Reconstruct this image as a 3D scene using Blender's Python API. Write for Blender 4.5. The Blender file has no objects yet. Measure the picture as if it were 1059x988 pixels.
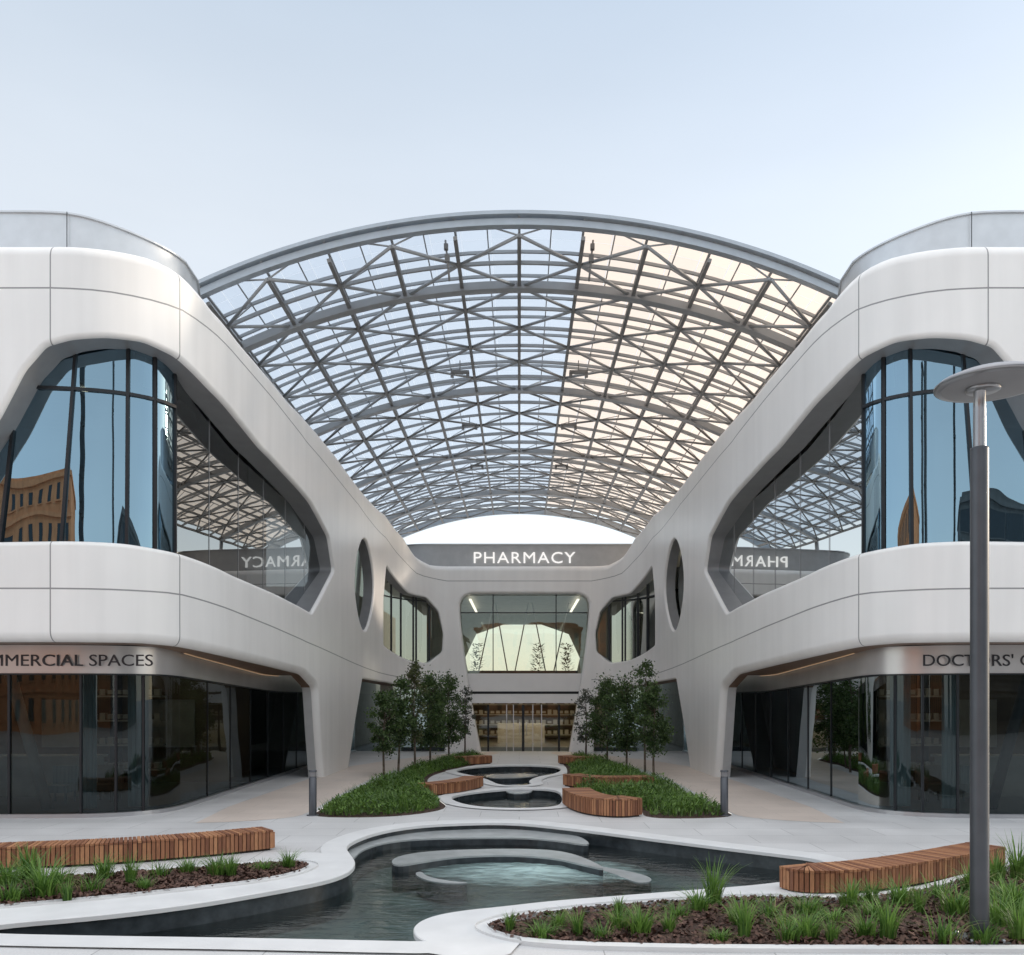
import bpy, math, random
from mathutils import Vector, geometry
random.seed(7)
R = math.radians
col = bpy.context.scene.collection
scene = bpy.context.scene

# ------------------------------------------------------------------ survey
F, CX, HY, EYE = 900.0, 537.0, 722.0, 2.7      # focal (px), principal x, horizon, eye height
def gp(x, y, z=0.0):
    d = F * (EYE - z) / (y - HY)
    return ((x - CX) * d / F, d)
def gpl(pts, z=0.0): return [gp(a, b, z) for a, b in pts]

# ------------------------------------------------------------------ materials
def nodes(m):
    m.use_nodes = True
    nt = m.node_tree
    for n in list(nt.nodes): nt.nodes.remove(n)
    out = nt.nodes.new('ShaderNodeOutputMaterial')
    return nt, out
def N(nt, t, **kw):
    n = nt.nodes.new(t)
    for k, v in kw.items():
        if k.startswith('i_'):
            n.inputs[k[2:].replace('_', ' ')].default_value = v
        else: setattr(n, k, v)
    return n
def c4(c): return (c[0], c[1], c[2], 1.0)
def mat(name, base, rough=0.5, metal=0.0, var=0.12, scale=3.0, bump=0.0, bscale=40.0, spec=0.5, coat=0.0, stretch=(1,1,1), bdist=0.01):
    m = bpy.data.materials.new(name); nt, out = nodes(m); L = nt.links.new
    b = N(nt, 'ShaderNodeBsdfPrincipled'); L(b.outputs[0], out.inputs[0])
    b.inputs['Roughness'].default_value = rough; b.inputs['Metallic'].default_value = metal
    b.inputs['Specular IOR Level'].default_value = spec; b.inputs['Coat Weight'].default_value = coat
    tc = N(nt, 'ShaderNodeTexCoord'); mp = N(nt, 'ShaderNodeMapping'); mp.inputs['Scale'].default_value = stretch
    L(tc.outputs['Object'], mp.inputs['Vector'])
    nz = N(nt, 'ShaderNodeTexNoise'); nz.inputs['Scale'].default_value = scale; nz.inputs['Detail'].default_value = 6
    L(mp.outputs[0], nz.inputs['Vector'])
    rp = N(nt, 'ShaderNodeValToRGB')
    rp.color_ramp.elements[0].position = 0.3; rp.color_ramp.elements[1].position = 0.7
    rp.color_ramp.elements[0].color = c4([max(0, v*(1-var)) for v in base]); rp.color_ramp.elements[1].color = c4([min(1, v*(1+var)) for v in base])
    L(nz.outputs['Fac'], rp.inputs[0]); L(rp.outputs[0], b.inputs['Base Color'])
    if bump > 0:
        n2 = N(nt, 'ShaderNodeTexNoise'); n2.inputs['Scale'].default_value = bscale; n2.inputs['Detail'].default_value = 5
        L(mp.outputs[0], n2.inputs['Vector'])
        bp = N(nt, 'ShaderNodeBump'); bp.inputs['Strength'].default_value = bump; bp.inputs['Distance'].default_value = bdist
        L(n2.outputs['Fac'], bp.inputs['Height']); L(bp.outputs[0], b.inputs['Normal'])
    return m

def shell_mat(name, vse, base=(0.86, 0.84, 0.815)):
    """white moulded cladding with open panel joints (joint distance comes from the mesh)"""
    m = mat(name, base, rough=0.34, var=0.035, scale=0.5, bump=0.06, bscale=1.3, spec=0.5, bdist=0.03)
    nt = m.node_tree; L = nt.links.new
    b = [n for n in nt.nodes if n.type == 'BSDF_PRINCIPLED'][0]
    src = b.inputs['Base Color'].links[0].from_socket
    def gt(sock, v, k):
        g_ = N(nt, 'ShaderNodeMath', operation='GREATER_THAN'); L(sock, g_.inputs[0]); g_.inputs[1].default_value = v
        m_ = N(nt, 'ShaderNodeMath', operation='MULTIPLY'); m_.inputs[1].default_value = k; L(g_.outputs[0], m_.inputs[0]); return m_.outputs[0]
    at = N(nt, 'ShaderNodeAttribute'); at.attribute_name = 'joint'
    sep = N(nt, 'ShaderNodeSeparateXYZ'); L(at.outputs['Vector'], sep.inputs[0])
    outs = []
    for i in range(2+len(vse)):
        a = N(nt, 'ShaderNodeMath', operation='ABSOLUTE')
        if i < 2: L(sep.outputs[i], a.inputs[0])
        else:
            sb = N(nt, 'ShaderNodeMath', operation='SUBTRACT'); L(sep.outputs[2], sb.inputs[0]); sb.inputs[1].default_value = vse[i-2]; L(sb.outputs[0], a.inputs[0])
        l = N(nt, 'ShaderNodeMath', operation='LESS_THAN'); L(a.outputs[0], l.inputs[0]); l.inputs[1].default_value = 0.017 if i < 2 else 0.014
        outs.append(l)
    m2 = outs[0]
    for o_ in outs[1:]:
        m1 = N(nt, 'ShaderNodeMath', operation='MAXIMUM'); L(m2.outputs[0], m1.inputs[0]); L(o_.outputs[0], m1.inputs[1]); m2 = m1
    acc = None
    for sk in [gt(sep.outputs[2], q, 1.37) for q in vse]+[gt(sep.outputs[0], 0, 5.1), gt(sep.outputs[1], 0, 9.3)]:
        if acc is None: acc = sk; continue
        ad = N(nt, 'ShaderNodeMath', operation='ADD'); L(acc, ad.inputs[0]); L(sk, ad.inputs[1]); acc = ad.outputs[0]
    wn = N(nt, 'ShaderNodeTexWhiteNoise', noise_dimensions='1D'); L(acc, wn.inputs['W'])
    wr = N(nt, 'ShaderNodeMapRange'); wr.inputs['To Min'].default_value = .955; wr.inputs['To Max'].default_value = 1.0; L(wn.outputs[0], wr.inputs[0])
    pm = N(nt, 'ShaderNodeMix', data_type='RGBA', blend_type='MULTIPLY'); pm.inputs[0].default_value = 1.0; L(src, pm.inputs[6]); L(wr.outputs[0], pm.inputs[7]); src = pm.outputs[2]
    # faint rain streaks
    tc = N(nt, 'ShaderNodeTexCoord'); mp = N(nt, 'ShaderNodeMapping'); mp.inputs['Scale'].default_value = (2.2, 2.2, 0.12)
    L(tc.outputs['Object'], mp.inputs[0]); nz = N(nt, 'ShaderNodeTexNoise'); nz.inputs['Scale'].default_value = 1.2; nz.inputs['Detail'].default_value = 7
    L(mp.outputs[0], nz.inputs[0])
    mr = N(nt, 'ShaderNodeMapRange'); mr.inputs['From Min'].default_value = 0.35; mr.inputs['From Max'].default_value = 0.75
    mr.inputs['To Min'].default_value = 1.0; mr.inputs['To Max'].default_value = 0.925; L(nz.outputs['Fac'], mr.inputs[0])
    mul = N(nt, 'ShaderNodeMix', data_type='RGBA', blend_type='MULTIPLY'); mul.inputs[0].default_value = 1.0
    L(src, mul.inputs[6]); L(mr.outputs[0], mul.inputs[7])
    mx = N(nt, 'ShaderNodeMix', data_type='RGBA'); mx.inputs[7].default_value = (0.10, 0.10, 0.105, 1)
    fm = N(nt, 'ShaderNodeMath', operation='MULTIPLY'); fm.inputs[1].default_value = 0.75; L(m2.outputs[0], fm.inputs[0])
    L(fm.outputs[0], mx.inputs[0]); L(mul.outputs[2], mx.inputs[6]); L(mx.outputs[2], b.inputs['Base Color'])
    return m

def glass_mat(name, tint, refl, base=0.2, wav=0.02, rough=0.0, wscale=0.6, dirt=0.0):
    m = bpy.data.materials.new(name); nt, out = nodes(m); L = nt.links.new
    tr = N(nt, 'ShaderNodeBsdfTransparent'); tr.inputs[0].default_value = c4(tint)
    gl = N(nt, 'ShaderNodeBsdfGlossy'); gl.inputs['Color'].default_value = c4(refl); gl.inputs['Roughness'].default_value = rough
    fr = N(nt, 'ShaderNodeFresnel'); fr.inputs[0].default_value = 1.5
    mr = N(nt, 'ShaderNodeMapRange'); mr.inputs['From Min'].default_value = 0.04; mr.inputs['From Max'].default_value = 0.7
    mr.inputs['To Min'].default_value = base; mr.inputs['To Max'].default_value = 1.0
    L(fr.outputs[0], mr.inputs[0])
    tc = N(nt, 'ShaderNodeTexCoord'); nz = N(nt, 'ShaderNodeTexNoise'); nz.inputs['Scale'].default_value = wscale; nz.inputs['Detail'].default_value = 1
    L(tc.outputs['Object'], nz.inputs[0])
    bp = N(nt, 'ShaderNodeBump'); bp.inputs['Strength'].default_value = 1.0; bp.inputs['Distance'].default_value = wav
    L(nz.outputs['Fac'], bp.inputs['Height']); L(bp.outputs[0], gl.inputs['Normal'])
    mx = N(nt, 'ShaderNodeMixShader'); L(mr.outputs[0], mx.inputs[0]); L(tr.outputs[0], mx.inputs[1]); L(gl.outputs[0], mx.inputs[2])
    L(mx.outputs[0], out.inputs[0])
    return m

def emit_mat(name, c, s):
    m = bpy.data.materials.new(name); nt, out = nodes(m)
    e = N(nt, 'ShaderNodeEmission'); e.inputs[0].default_value = c4(c); e.inputs[1].default_value = s
    nt.links.new(e.outputs[0], out.inputs[0]); return m

def panel_mat(name, tc_, tr_, diff, fac):
    """roof glazing / membrane: part clear, part milky"""
    m = bpy.data.materials.new(name); nt, out = nodes(m); L = nt.links.new
    tr = N(nt, 'ShaderNodeBsdfTransparent'); tr.inputs[0].default_value = c4(tc_)
    tl = N(nt, 'ShaderNodeBsdfTranslucent'); tl.inputs[0].default_value = c4(tr_)
    df = N(nt, 'ShaderNodeBsdfDiffuse'); df.inputs[0].default_value = c4(diff)
    a = N(nt, 'ShaderNodeMixShader'); a.inputs[0].default_value = 0.2; L(tl.outputs[0], a.inputs[1]); L(df.outputs[0], a.inputs[2])
    b = N(nt, 'ShaderNodeMixShader'); L(tr.outputs[0], b.inputs[1]); L(a.outputs[0], b.inputs[2])
    tcn = N(nt, 'ShaderNodeTexCoord'); nz = N(nt, 'ShaderNodeTexNoise'); nz.inputs['Scale'].default_value = 0.35; nz.inputs['Detail'].default_value = 5
    L(tcn.outputs['Object'], nz.inputs[0])
    mr = N(nt, 'ShaderNodeMapRange'); mr.inputs['To Min'].default_value = fac-0.12; mr.inputs['To Max'].default_value = fac+0.12
    ge = N(nt, 'ShaderNodeNewGeometry'); mi = N(nt, 'ShaderNodeMix', data_type='FLOAT'); mi.inputs[0].default_value = .6
    L(nz.outputs['Fac'], mi.inputs[2]); L(ge.outputs['Random Per Island'], mi.inputs[3])
    L(mi.outputs[0], mr.inputs[0]); L(mr.outputs[0], b.inputs[0]); L(b.outputs[0], out.inputs[0])
    return m

def wood_mat(name):
    m = bpy.data.materials.new(name); nt, out = nodes(m); L = nt.links.new
    b = N(nt, 'ShaderNodeBsdfPrincipled'); b.inputs['Roughness'].default_value = 0.55; L(b.outputs[0], out.inputs[0])
    g = N(nt, 'ShaderNodeNewGeometry'); rp = N(nt, 'ShaderNodeValToRGB'); e = rp.color_ramp.elements
    e[0].color = (0.16, 0.058, 0.027, 1); e[1].color = (0.42, 0.20, 0.095, 1)
    x = e.new(0.5); x.color = (0.27, 0.112, 0.052, 1)
    L(g.outputs['Random Per Island'], rp.inputs[0])
    tc = N(nt, 'ShaderNodeTexCoord'); mp = N(nt, 'ShaderNodeMapping'); mp.inputs['Scale'].default_value = (6, 6, 1.2)
    L(tc.outputs['Object'], mp.inputs[0]); nz = N(nt, 'ShaderNodeTexNoise'); nz.inputs['Scale'].default_value = 7; nz.inputs['Detail'].default_value = 8
    L(mp.outputs[0], nz.inputs[0])
    mr = N(nt, 'ShaderNodeMapRange'); mr.inputs['To Min'].default_value = 0.55; mr.inputs['To Max'].default_value = 1.4; L(nz.outputs['Fac'], mr.inputs[0])
    mu = N(nt, 'ShaderNodeMix', data_type='RGBA', blend_type='MULTIPLY'); mu.inputs[0].default_value = 1
    L(rp.outputs[0], mu.inputs[6]); L(mr.outputs[0], mu.inputs[7]); L(mu.outputs[2], b.inputs['Base Color'])
    return m

def leaf_mat(name, a, b_, rough=0.5, trans=0.35):
    m = bpy.data.materials.new(name); nt, out = nodes(m); L = nt.links.new
    g = N(nt, 'ShaderNodeNewGeometry'); rp = N(nt, 'ShaderNodeValToRGB')
    rp.color_ramp.elements[0].color = c4(a); rp.color_ramp.elements[1].color = c4(b_)
    tc = N(nt, 'ShaderNodeTexCoord'); nz = N(nt, 'ShaderNodeTexNoise'); nz.inputs['Scale'].default_value = 1.1; nz.inputs['Detail'].default_value = 3; L(tc.outputs['Object'], nz.inputs[0])
    m1 = N(nt, 'ShaderNodeMath', operation='MULTIPLY_ADD'); m1.inputs[1].default_value = 1.5; m1.inputs[2].default_value = -.75; L(nz.outputs['Fac'], m1.inputs[0])
    m2 = N(nt, 'ShaderNodeMath', operation='ADD'); L(g.outputs['Random Per Island'], m2.inputs[0]); L(m1.outputs[0], m2.inputs[1]); L(m2.outputs[0], rp.inputs[0])
    p = N(nt, 'ShaderNodeBsdfPrincipled'); p.inputs['Roughness'].default_value = rough; L(rp.outputs[0], p.inputs['Base Color'])
    t = N(nt, 'ShaderNodeBsdfTranslucent'); L(rp.outputs[0], t.inputs[0])
    mx = N(nt, 'ShaderNodeMixShader'); mx.inputs[0].default_value = trans; L(p.outputs[0], mx.inputs[1]); L(t.outputs[0], mx.inputs[2]); L(mx.outputs[0], out.inputs[0])
    return m

def paving_mat(name, base, tile, joint=0.7, var=0.1):
    m = bpy.data.materials.new(name); nt, out = nodes(m); L = nt.links.new
    b = N(nt, 'ShaderNodeBsdfPrincipled'); L(b.outputs[0], out.inputs[0]); b.inputs['Roughness'].default_value = 0.55
    tc = N(nt, 'ShaderNodeTexCoord')
    br = N(nt, 'ShaderNodeTexBrick'); br.inputs['Scale'].default_value = 1.0; br.inputs['Brick Width'].default_value = tile[0]; br.inputs['Row Height'].default_value = tile[1]
    br.inputs['Mortar Size'].default_value = 0.009; br.inputs['Mortar Smooth'].default_value = 0.4
    br.inputs['Color1'].default_value = c4([v*0.96 for v in base]); br.inputs['Color2'].default_value = c4([v*1.04 for v in base]); br.inputs['Mortar'].default_value = c4([v*joint for v in base])
    L(tc.outputs['Object'], br.inputs[0])
    nz = N(nt, 'ShaderNodeTexNoise'); nz.inputs['Scale'].default_value = 0.7; nz.inputs['Detail'].default_value = 9; L(tc.outputs['Object'], nz.inputs[0])
    nf = N(nt, 'ShaderNodeTexNoise'); nf.inputs['Scale'].default_value = 45; nf.inputs['Detail'].default_value = 3; L(tc.outputs['Object'], nf.inputs[0])
    ad = N(nt, 'ShaderNodeMath', operation='ADD'); L(nz.outputs['Fac'], ad.inputs[0]); L(nf.outputs['Fac'], ad.inputs[1])
    mr = N(nt, 'ShaderNodeMapRange'); mr.inputs['From Min'].default_value = 0.6; mr.inputs['From Max'].default_value = 1.4
    mr.inputs['To Min'].default_value = 1-var; mr.inputs['To Max'].default_value = 1+var; L(ad.outputs[0], mr.inputs[0])
    mu = N(nt, 'ShaderNodeMix', data_type='RGBA', blend_type='MULTIPLY'); mu.inputs[0].default_value = 1
    L(br.outputs[0], mu.inputs[6]); L(mr.outputs[0], mu.inputs[7]); L(mu.outputs[2], b.inputs['Base Color'])
    rr = N(nt, 'ShaderNodeMapRange'); rr.inputs['To Min'].default_value = 0.38; rr.inputs['To Max'].default_value = 0.68; L(nz.outputs['Fac'], rr.inputs[0]); L(rr.outputs[0], b.inputs['Roughness'])
    bp = N(nt, 'ShaderNodeBump'); bp.inputs['Strength'].default_value = 0.25; bp.inputs['Distance'].default_value = 0.004; L(nf.outputs['Fac'], bp.inputs['Height']); L(bp.outputs[0], b.inputs['Normal'])
    return m

def water_mat(name, tint=(0.15, 0.19, 0.19)):
    m = bpy.data.materials.new(name); nt, out = nodes(m); L = nt.links.new
    tr = N(nt, 'ShaderNodeBsdfTransparent'); tr.inputs[0].default_value = c4([v*3.6 for v in tint])
    gl = N(nt, 'ShaderNodeBsdfGlossy'); gl.inputs['Roughness'].default_value = 0.035; gl.inputs['Color'].default_value = (0.95, 0.97, 0.97, 1)
    fr = N(nt, 'ShaderNodeFresnel'); fr.inputs[0].default_value = 1.55
    tc = N(nt, 'ShaderNodeTexCoord'); mp = N(nt, 'ShaderNodeMapping'); mp.inputs['Scale'].default_value = (1.2, 2.6, 1)
    L(tc.outputs['Object'], mp.inputs[0]); nz = N(nt, 'ShaderNodeTexNoise'); nz.inputs['Scale'].default_value = 2.2; nz.inputs['Detail'].default_value = 5; nz.inputs['Distortion'].default_value = 0.7
    L(mp.outputs[0], nz.inputs[0])
    bp = N(nt, 'ShaderNodeBump'); bp.inputs['Strength'].default_value = 1.0; bp.inputs['Distance'].default_value = 0.016; L(nz.outputs['Fac'], bp.inputs['Height'])
    L(bp.outputs[0], gl.inputs['Normal']); L(bp.outputs[0], fr.inputs['Normal'])
    mx = N(nt, 'ShaderNodeMixShader'); L(fr.outputs[0], mx.inputs[0]); L(tr.outputs[0], mx.inputs[1]); L(gl.outputs[0], mx.inputs[2]); L(mx.outputs[0], out.inputs[0])
    return m

M = {}
M['white_panel'] = mat('white_panel', (0.78, 0.76, 0.74), rough=0.4, var=0.04, scale=1)
M['reveal'] = mat('grey_reveal', (0.30, 0.30, 0.305), rough=0.4, metal=0.25, var=0.06)
M['reveal_light'] = mat('light_reveal', (0.50, 0.50, 0.50), rough=0.4, metal=0.1, var=0.06)
M['soffit'] = mat('brown_soffit', (0.16, 0.095, 0.06), rough=0.5, var=0.15)
M['steel'] = mat('brushed_steel', (0.50, 0.50, 0.515), rough=0.32, metal=0.85, var=0.06, scale=2, stretch=(1, 1, 25), bump=0.05)
M['parapet'] = mat('parapet_metal', (0.60, 0.62, 0.64), rough=0.36, metal=0.5, var=0.05)
M['sign_parapet'] = mat('sign_parapet_metal', (0.42, 0.42, 0.42), rough=0.5, metal=0.3, var=0.06)
M['sign_steel'] = mat('sign_band_metal', (0.56, 0.54, 0.53), rough=0.30, metal=0.6, var=0.07, scale=1.2)
M['frame'] = mat('dark_frame', (0.02, 0.023, 0.027), rough=0.35, metal=0.4)
M['canopy'] = mat('canopy_steel', (0.34, 0.35, 0.36), rough=0.45, metal=0.3, var=0.10, scale=1)
M['canopy_rim'] = mat('canopy_rim_steel', (0.42, 0.46, 0.50), rough=0.35, metal=0.4, var=0.06)
M['canopy_dark'] = mat('canopy_brace_steel', (0.22, 0.215, 0.21), rough=0.5, metal=0.3, var=0.15)
M['roof_blue'] = panel_mat('clear_roof_glass', (0.70, 0.755, 0.81), (0.74, 0.80, 0.88), (0.55, 0.6, 0.65), 0.40)
M['roof_cream'] = panel_mat('sunlit_cream_membrane', (0.84, 0.76, 0.69), (0.86, 0.73, 0.62), (0.8, 0.70, 0.6), 0.80)  # cream tint holds part of the warm sun glow on this half
M['glass_up'] = glass_mat('upper_glass', (0.28, 0.36, 0.40), (0.30, 0.45, 0.555), base=0.62, wav=0.016)
M['glass_side'] = glass_mat('side_glass', (0.20, 0.22, 0.23), (0.66, 0.69, 0.70), base=0.42, wav=0.002)
M['glass_low'] = glass_mat('ground_glass', (0.30, 0.36, 0.37), (0.40, 0.46, 0.49), base=0.09, wav=0.006)
M['glass_corner'] = glass_mat('corner_glass', (0.34, 0.37, 0.33), (0.45, 0.48, 0.46), base=0.16, wav=0.004)
M['glass_mid'] = glass_mat('pharmacy_glass', (0.85, 0.88, 0.82), (0.7, 0.8, 0.8), base=0.10, wav=0.006)
M['letters_dark'] = mat('dark_letters', (0.035, 0.035, 0.04), rough=0.4, metal=0.5)
M['letters_white'] = emit_mat('lit_white_letters', (1.0, 0.98, 0.95), 1.0)
M['led'] = emit_mat('warm_led', (1.0, 0.66, 0.40), 0.30)
M['lampsoft'] = emit_mat('soft_ceiling_glow', (1.0, 0.93, 0.78), 1.6)
M['foyerglow'] = emit_mat('warm_foyer_light', (1.0, 0.78, 0.50), 9.0)
M['lampglow'] = emit_mat('ceiling_light_glow', (1.0, 0.82, 0.58), 5.0)
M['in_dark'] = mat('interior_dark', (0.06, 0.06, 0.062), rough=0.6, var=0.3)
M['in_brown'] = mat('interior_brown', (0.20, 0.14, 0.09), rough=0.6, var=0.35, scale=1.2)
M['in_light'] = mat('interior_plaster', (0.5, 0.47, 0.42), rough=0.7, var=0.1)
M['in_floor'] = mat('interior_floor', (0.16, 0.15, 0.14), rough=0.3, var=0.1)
M['curtain'] = mat('grey_curtain', (0.30, 0.36, 0.36), rough=0.8, var=0.2, stretch=(6, 6, 0.3))
M['paving'] = paving_mat('pale_paving', (0.54, 0.535, 0.53), (1.8, 0.9), joint=.58, var=.17)
M['path'] = paving_mat('warm_path', (0.58, 0.50, 0.44), (1.2, 0.6), joint=0.8)
M['coping'] = mat('white_coping', (0.66, 0.66, 0.655), rough=0.5, var=0.06, scale=2, bump=0.15, bscale=60)
M['poolwall'] = mat('dark_pool_wall', (0.035, 0.042, 0.047), rough=0.25, var=0.35, scale=5)
M['poolfloor'] = mat('pool_floor', (0.21, 0.225, 0.22), rough=0.5, var=0.45, scale=1.5)
M['ledge'] = mat('wet_stone_ledge', (0.34, 0.36, 0.36), rough=0.22, var=0.12, scale=3)
M['water'] = water_mat('water')
M['wood'] = wood_mat('bench_wood')
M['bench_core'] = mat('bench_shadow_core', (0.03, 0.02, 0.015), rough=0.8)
M['soil'] = mat('mulch', (0.060, 0.034, 0.024), rough=0.9, var=0.6, scale=18, bump=1.0, bscale=26, bdist=0.05)
M['chips'] = leaf_mat('bark_chips', (0.045, 0.02, 0.013), (0.15, 0.08, 0.058), rough=0.8, trans=0.0)
def straw(m, pos, c):
    rp = [n for n in m.node_tree.nodes if n.type == 'VALTORGB'][0]; e = rp.color_ramp.elements; e[1].position = pos-.02
    q = e.new(pos); q.color = c4(c); return m
M['grass'] = leaf_mat('grass_blades', (0.045, 0.12, 0.018), (0.20, 0.35, 0.07))
straw(M['grass'], .95, (.34, .30, .14))
M['cover'] = leaf_mat('ground_cover_leaves', (0.04, 0.095, 0.016), (0.16, 0.28, 0.05))
M['leaf'] = leaf_mat('tree_leaves', (0.028, 0.06, 0.018), (0.12, 0.19, 0.06))
M['leaf_pale'] = leaf_mat('pale_tree_leaves', (0.05, 0.07, 0.025), (0.15, 0.17, 0.065))
M['leaf_grey'] = leaf_mat('grey_tree_leaves', (0.06, 0.07, 0.055), (0.15, 0.16, 0.12))
M['bark'] = mat('bark', (0.13, 0.10, 0.075), rough=0.85, var=0.3, scale=12, bump=0.5, bscale=30)
M['post'] = mat('charcoal_post', (0.075, 0.08, 0.09), rough=0.42, metal=0.4, var=0.12)
M['lamp_metal'] = mat('lamp_aluminium', (0.30, 0.30, 0.31), rough=0.28, metal=0.8, var=0.06)
M['lamp_lens'] = mat('lamp_lens', (0.20, 0.195, 0.2), rough=0.35, var=0.05)
M['stone_gold'] = mat('sunlit_golden_stone', (0.62, 0.27, 0.13), rough=0.8, var=0.15, scale=1)  # warm sunlight on the facades is mixed into this stone colour
M['stone_grey'] = mat('grey_render', (0.13, 0.135, 0.14), rough=0.8, var=0.15, scale=1)
M['stone_dark'] = mat('dark_tower_cladding', (0.05, 0.055, 0.06), rough=0.5, var=0.2)
M['pane_dark'] = mat('dark_window_pane', (0.03, 0.04, 0.05), rough=0.1, var=0.1)

# ------------------------------------------------------------------ object helpers
def link(name, me, m=None, parent=None):
    o = bpy.data.objects.new(name, me); col.objects.link(o)
    if m is not None:
        for k in (m if isinstance(m, (list, tuple)) else [m]): me.materials.append(k)
    if parent is not None: o.parent = parent
    return o
def tag(o, label=None, cat=None, group=None, kind=None):
    if label: o['label'] = label
    if cat: o['category'] = cat
    if group: o['group'] = group
    if kind: o['kind'] = kind
    return o
def thing(name, label, cat, loc=(0, 0, 0), group=None, rz=0):
    o = bpy.data.objects.new(name, None); col.objects.link(o); o.location = loc; o.rotation_euler = (0, 0, rz)
    o.empty_display_size = 0.3
    return tag(o, label, cat, group)

class MB:
    def __init__(s): s.v = []; s.f = []; s.mi = []; s.sm = []
    def face(s, idx, mi=0, sm=False): s.f.append(tuple(idx)); s.mi.append(mi); s.sm.append(sm)
    def box(s, c, d, rz=0, mi=0, taper=1.0):
        n = len(s.v); cs, sn = math.cos(rz), math.sin(rz)
        for dz in (-1, 1):
            t = taper if dz > 0 else 1
            for dx, dy in ((-1, -1), (1, -1), (1, 1), (-1, 1)):
                x, y = dx*d[0]/2*t, dy*d[1]/2*t
                s.v.append((c[0]+x*cs-y*sn, c[1]+x*sn+y*cs, c[2]+dz*d[2]/2))
        for q in ((0, 3, 2, 1), (4, 5, 6, 7), (0, 1, 5, 4), (1, 2, 6, 5), (2, 3, 7, 6), (3, 0, 4, 7)):
            s.face([n+i for i in q], mi)
    def bar(s, a, b, w, h=None, n=4, w2=None, mi=0, up=Vector((0, 0, 1))):
        """prism from a to b; n=4 box section w x h, else round of radius w"""
        a, b = Vector(a), Vector(b); d = (b-a)
        if d.length < 1e-6: return
        d.normalize()
        if abs(d.dot(up)) > 0.98: up = Vector((0, 1, 0))
        x = d.cross(up).normalized(); y = x.cross(d).normalized()
        k = len(s.v)
        for P, ww in ((a, w), (b, w if w2 is None else w2)):
            if n == 4:
                hh = (h if h is not None else w)/2 * (ww/w); w1 = ww/2
                for p, q in ((-1, -1), (1, -1), (1, 1), (-1, 1)): s.v.append(tuple(P+x*w1*p+y*hh*q))
            else:
                for i in range(n):
                    t = 2*math.pi*i/n; s.v.append(tuple(P+x*ww*math.cos(t)+y*ww*math.sin(t)))
        for i in range(n):
            j = (i+1) % n; s.face((k+i, k+j, k+n+j, k+n+i), mi, n > 4)
        s.face([k+i for i in range(n)][::-1], mi); s.face([k+n+i for i in range(n)], mi)
    def sweep(s, pts, w, h, mi=0, ups=None):
        """rectangular section swept along polyline"""
        pts = [Vector(p) for p in pts]; k0 = len(s.v); n = len(pts)
        for i, p in enumerate(pts):
            d = (pts[min(i+1, n-1)]-pts[max(i-1, 0)]).normalized()
            up = ups[i] if ups else Vector((0, 0, 1))
            x = d.cross(up).normalized(); y = x.cross(d).normalized()
            for a, b in ((-1, -1), (1, -1), (1, 1), (-1, 1)): s.v.append(tuple(p+x*w/2*a+y*h/2*b))
        for i in range(n-1):
            for j in range(4):
                a = k0+4*i+j; b = k0+4*i+(j+1) % 4; s.face((a, b, b+4, a+4), mi)
        s.face((k0, k0+3, k0+2, k0+1), mi); s.face([k0+4*(n-1)+j for j in range(4)], mi)
    def lathe(s, prof, c=(0, 0, 0), n=32, mi=0, tilt=None):
        k = len(s.v)
        for r, z in prof:
            for i in range(n):
                t = 2*math.pi*i/n; p = Vector((r*math.cos(t), r*math.sin(t), z))
                if tilt: p = tilt @ p
                s.v.append(tuple(p+Vector(c)))
        for a in range(len(prof)-1):
            for i in range(n):
                j = (i+1) % n; s.face((k+a*n+i, k+a*n+j, k+(a+1)*n+j, k+(a+1)*n+i), mi, True)
    def mesh(s, name):
        me = bpy.data.meshes.new(name); me.from_pydata(s.v, [], s.f); me.update()
        for i, p in enumerate(me.polygons): p.material_index = s.mi[i]; p.use_smooth = s.sm[i]
        return me
    def build(s, name, m, parent=None): return link(name, s.mesh(name), m, parent)

def ribbon(path, zlo, zhi, name, m, parent=None, smooth=True, thick=0.0, side=1):
    """vertical sheet over a plan polyline; zlo/zhi number or function(i)"""
    b = MB(); n = len(path)
    for i, (x, y) in enumerate(path):
        lo = zlo(i) if callable(zlo) else zlo; hi = zhi(i) if callable(zhi) else zhi
        b.v += [(x, y, lo), (x, y, hi)]
    for i in range(n-1): b.face((2*i, 2*i+2, 2*i+3, 2*i+1), 0, smooth)
    return b.build(name, m, parent)

def bez(p0, p1, p2, p3, n=14):
    out = []
    for i in range(n+1):
        t = i/n; u = 1-t
        out.append(tuple(u**3*a+3*u*u*t*b+3*u*t*t*c+t**3*d for a, b, c, d in zip(p0, p1, p2, p3)))
    return out
def chaikin(P, k=2, closed=True):
    for _ in range(k):
        Q = []; n = len(P)
        rng = range(n if closed else n-1)
        if not closed: Q.append(P[0])
        for i in rng:
            a, b = P[i], P[(i+1) % n]
            Q.append((a[0]*.75+b[0]*.25, a[1]*.75+b[1]*.25)); Q.append((a[0]*.25+b[0]*.75, a[1]*.25+b[1]*.75))
        if not closed: Q.append(P[-1])
        P = Q
    return P
def resample(P, step, closed=True):
    out = []; n = len(P)
    for i in range(n if closed else n-1):
        a, b = P[i], P[(i+1) % n]; L = math.dist(a, b); k = max(1, int(math.ceil(L/step)))
        for j in range(k): out.append((a[0]+(b[0]-a[0])*j/k, a[1]+(b[1]-a[1])*j/k))
    if not closed: out.append(P[-1])
    return out
def area(P): return sum(P[i][0]*P[(i+1) % len(P)][1]-P[(i+1) % len(P)][0]*P[i][1] for i in range(len(P)))/2
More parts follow.
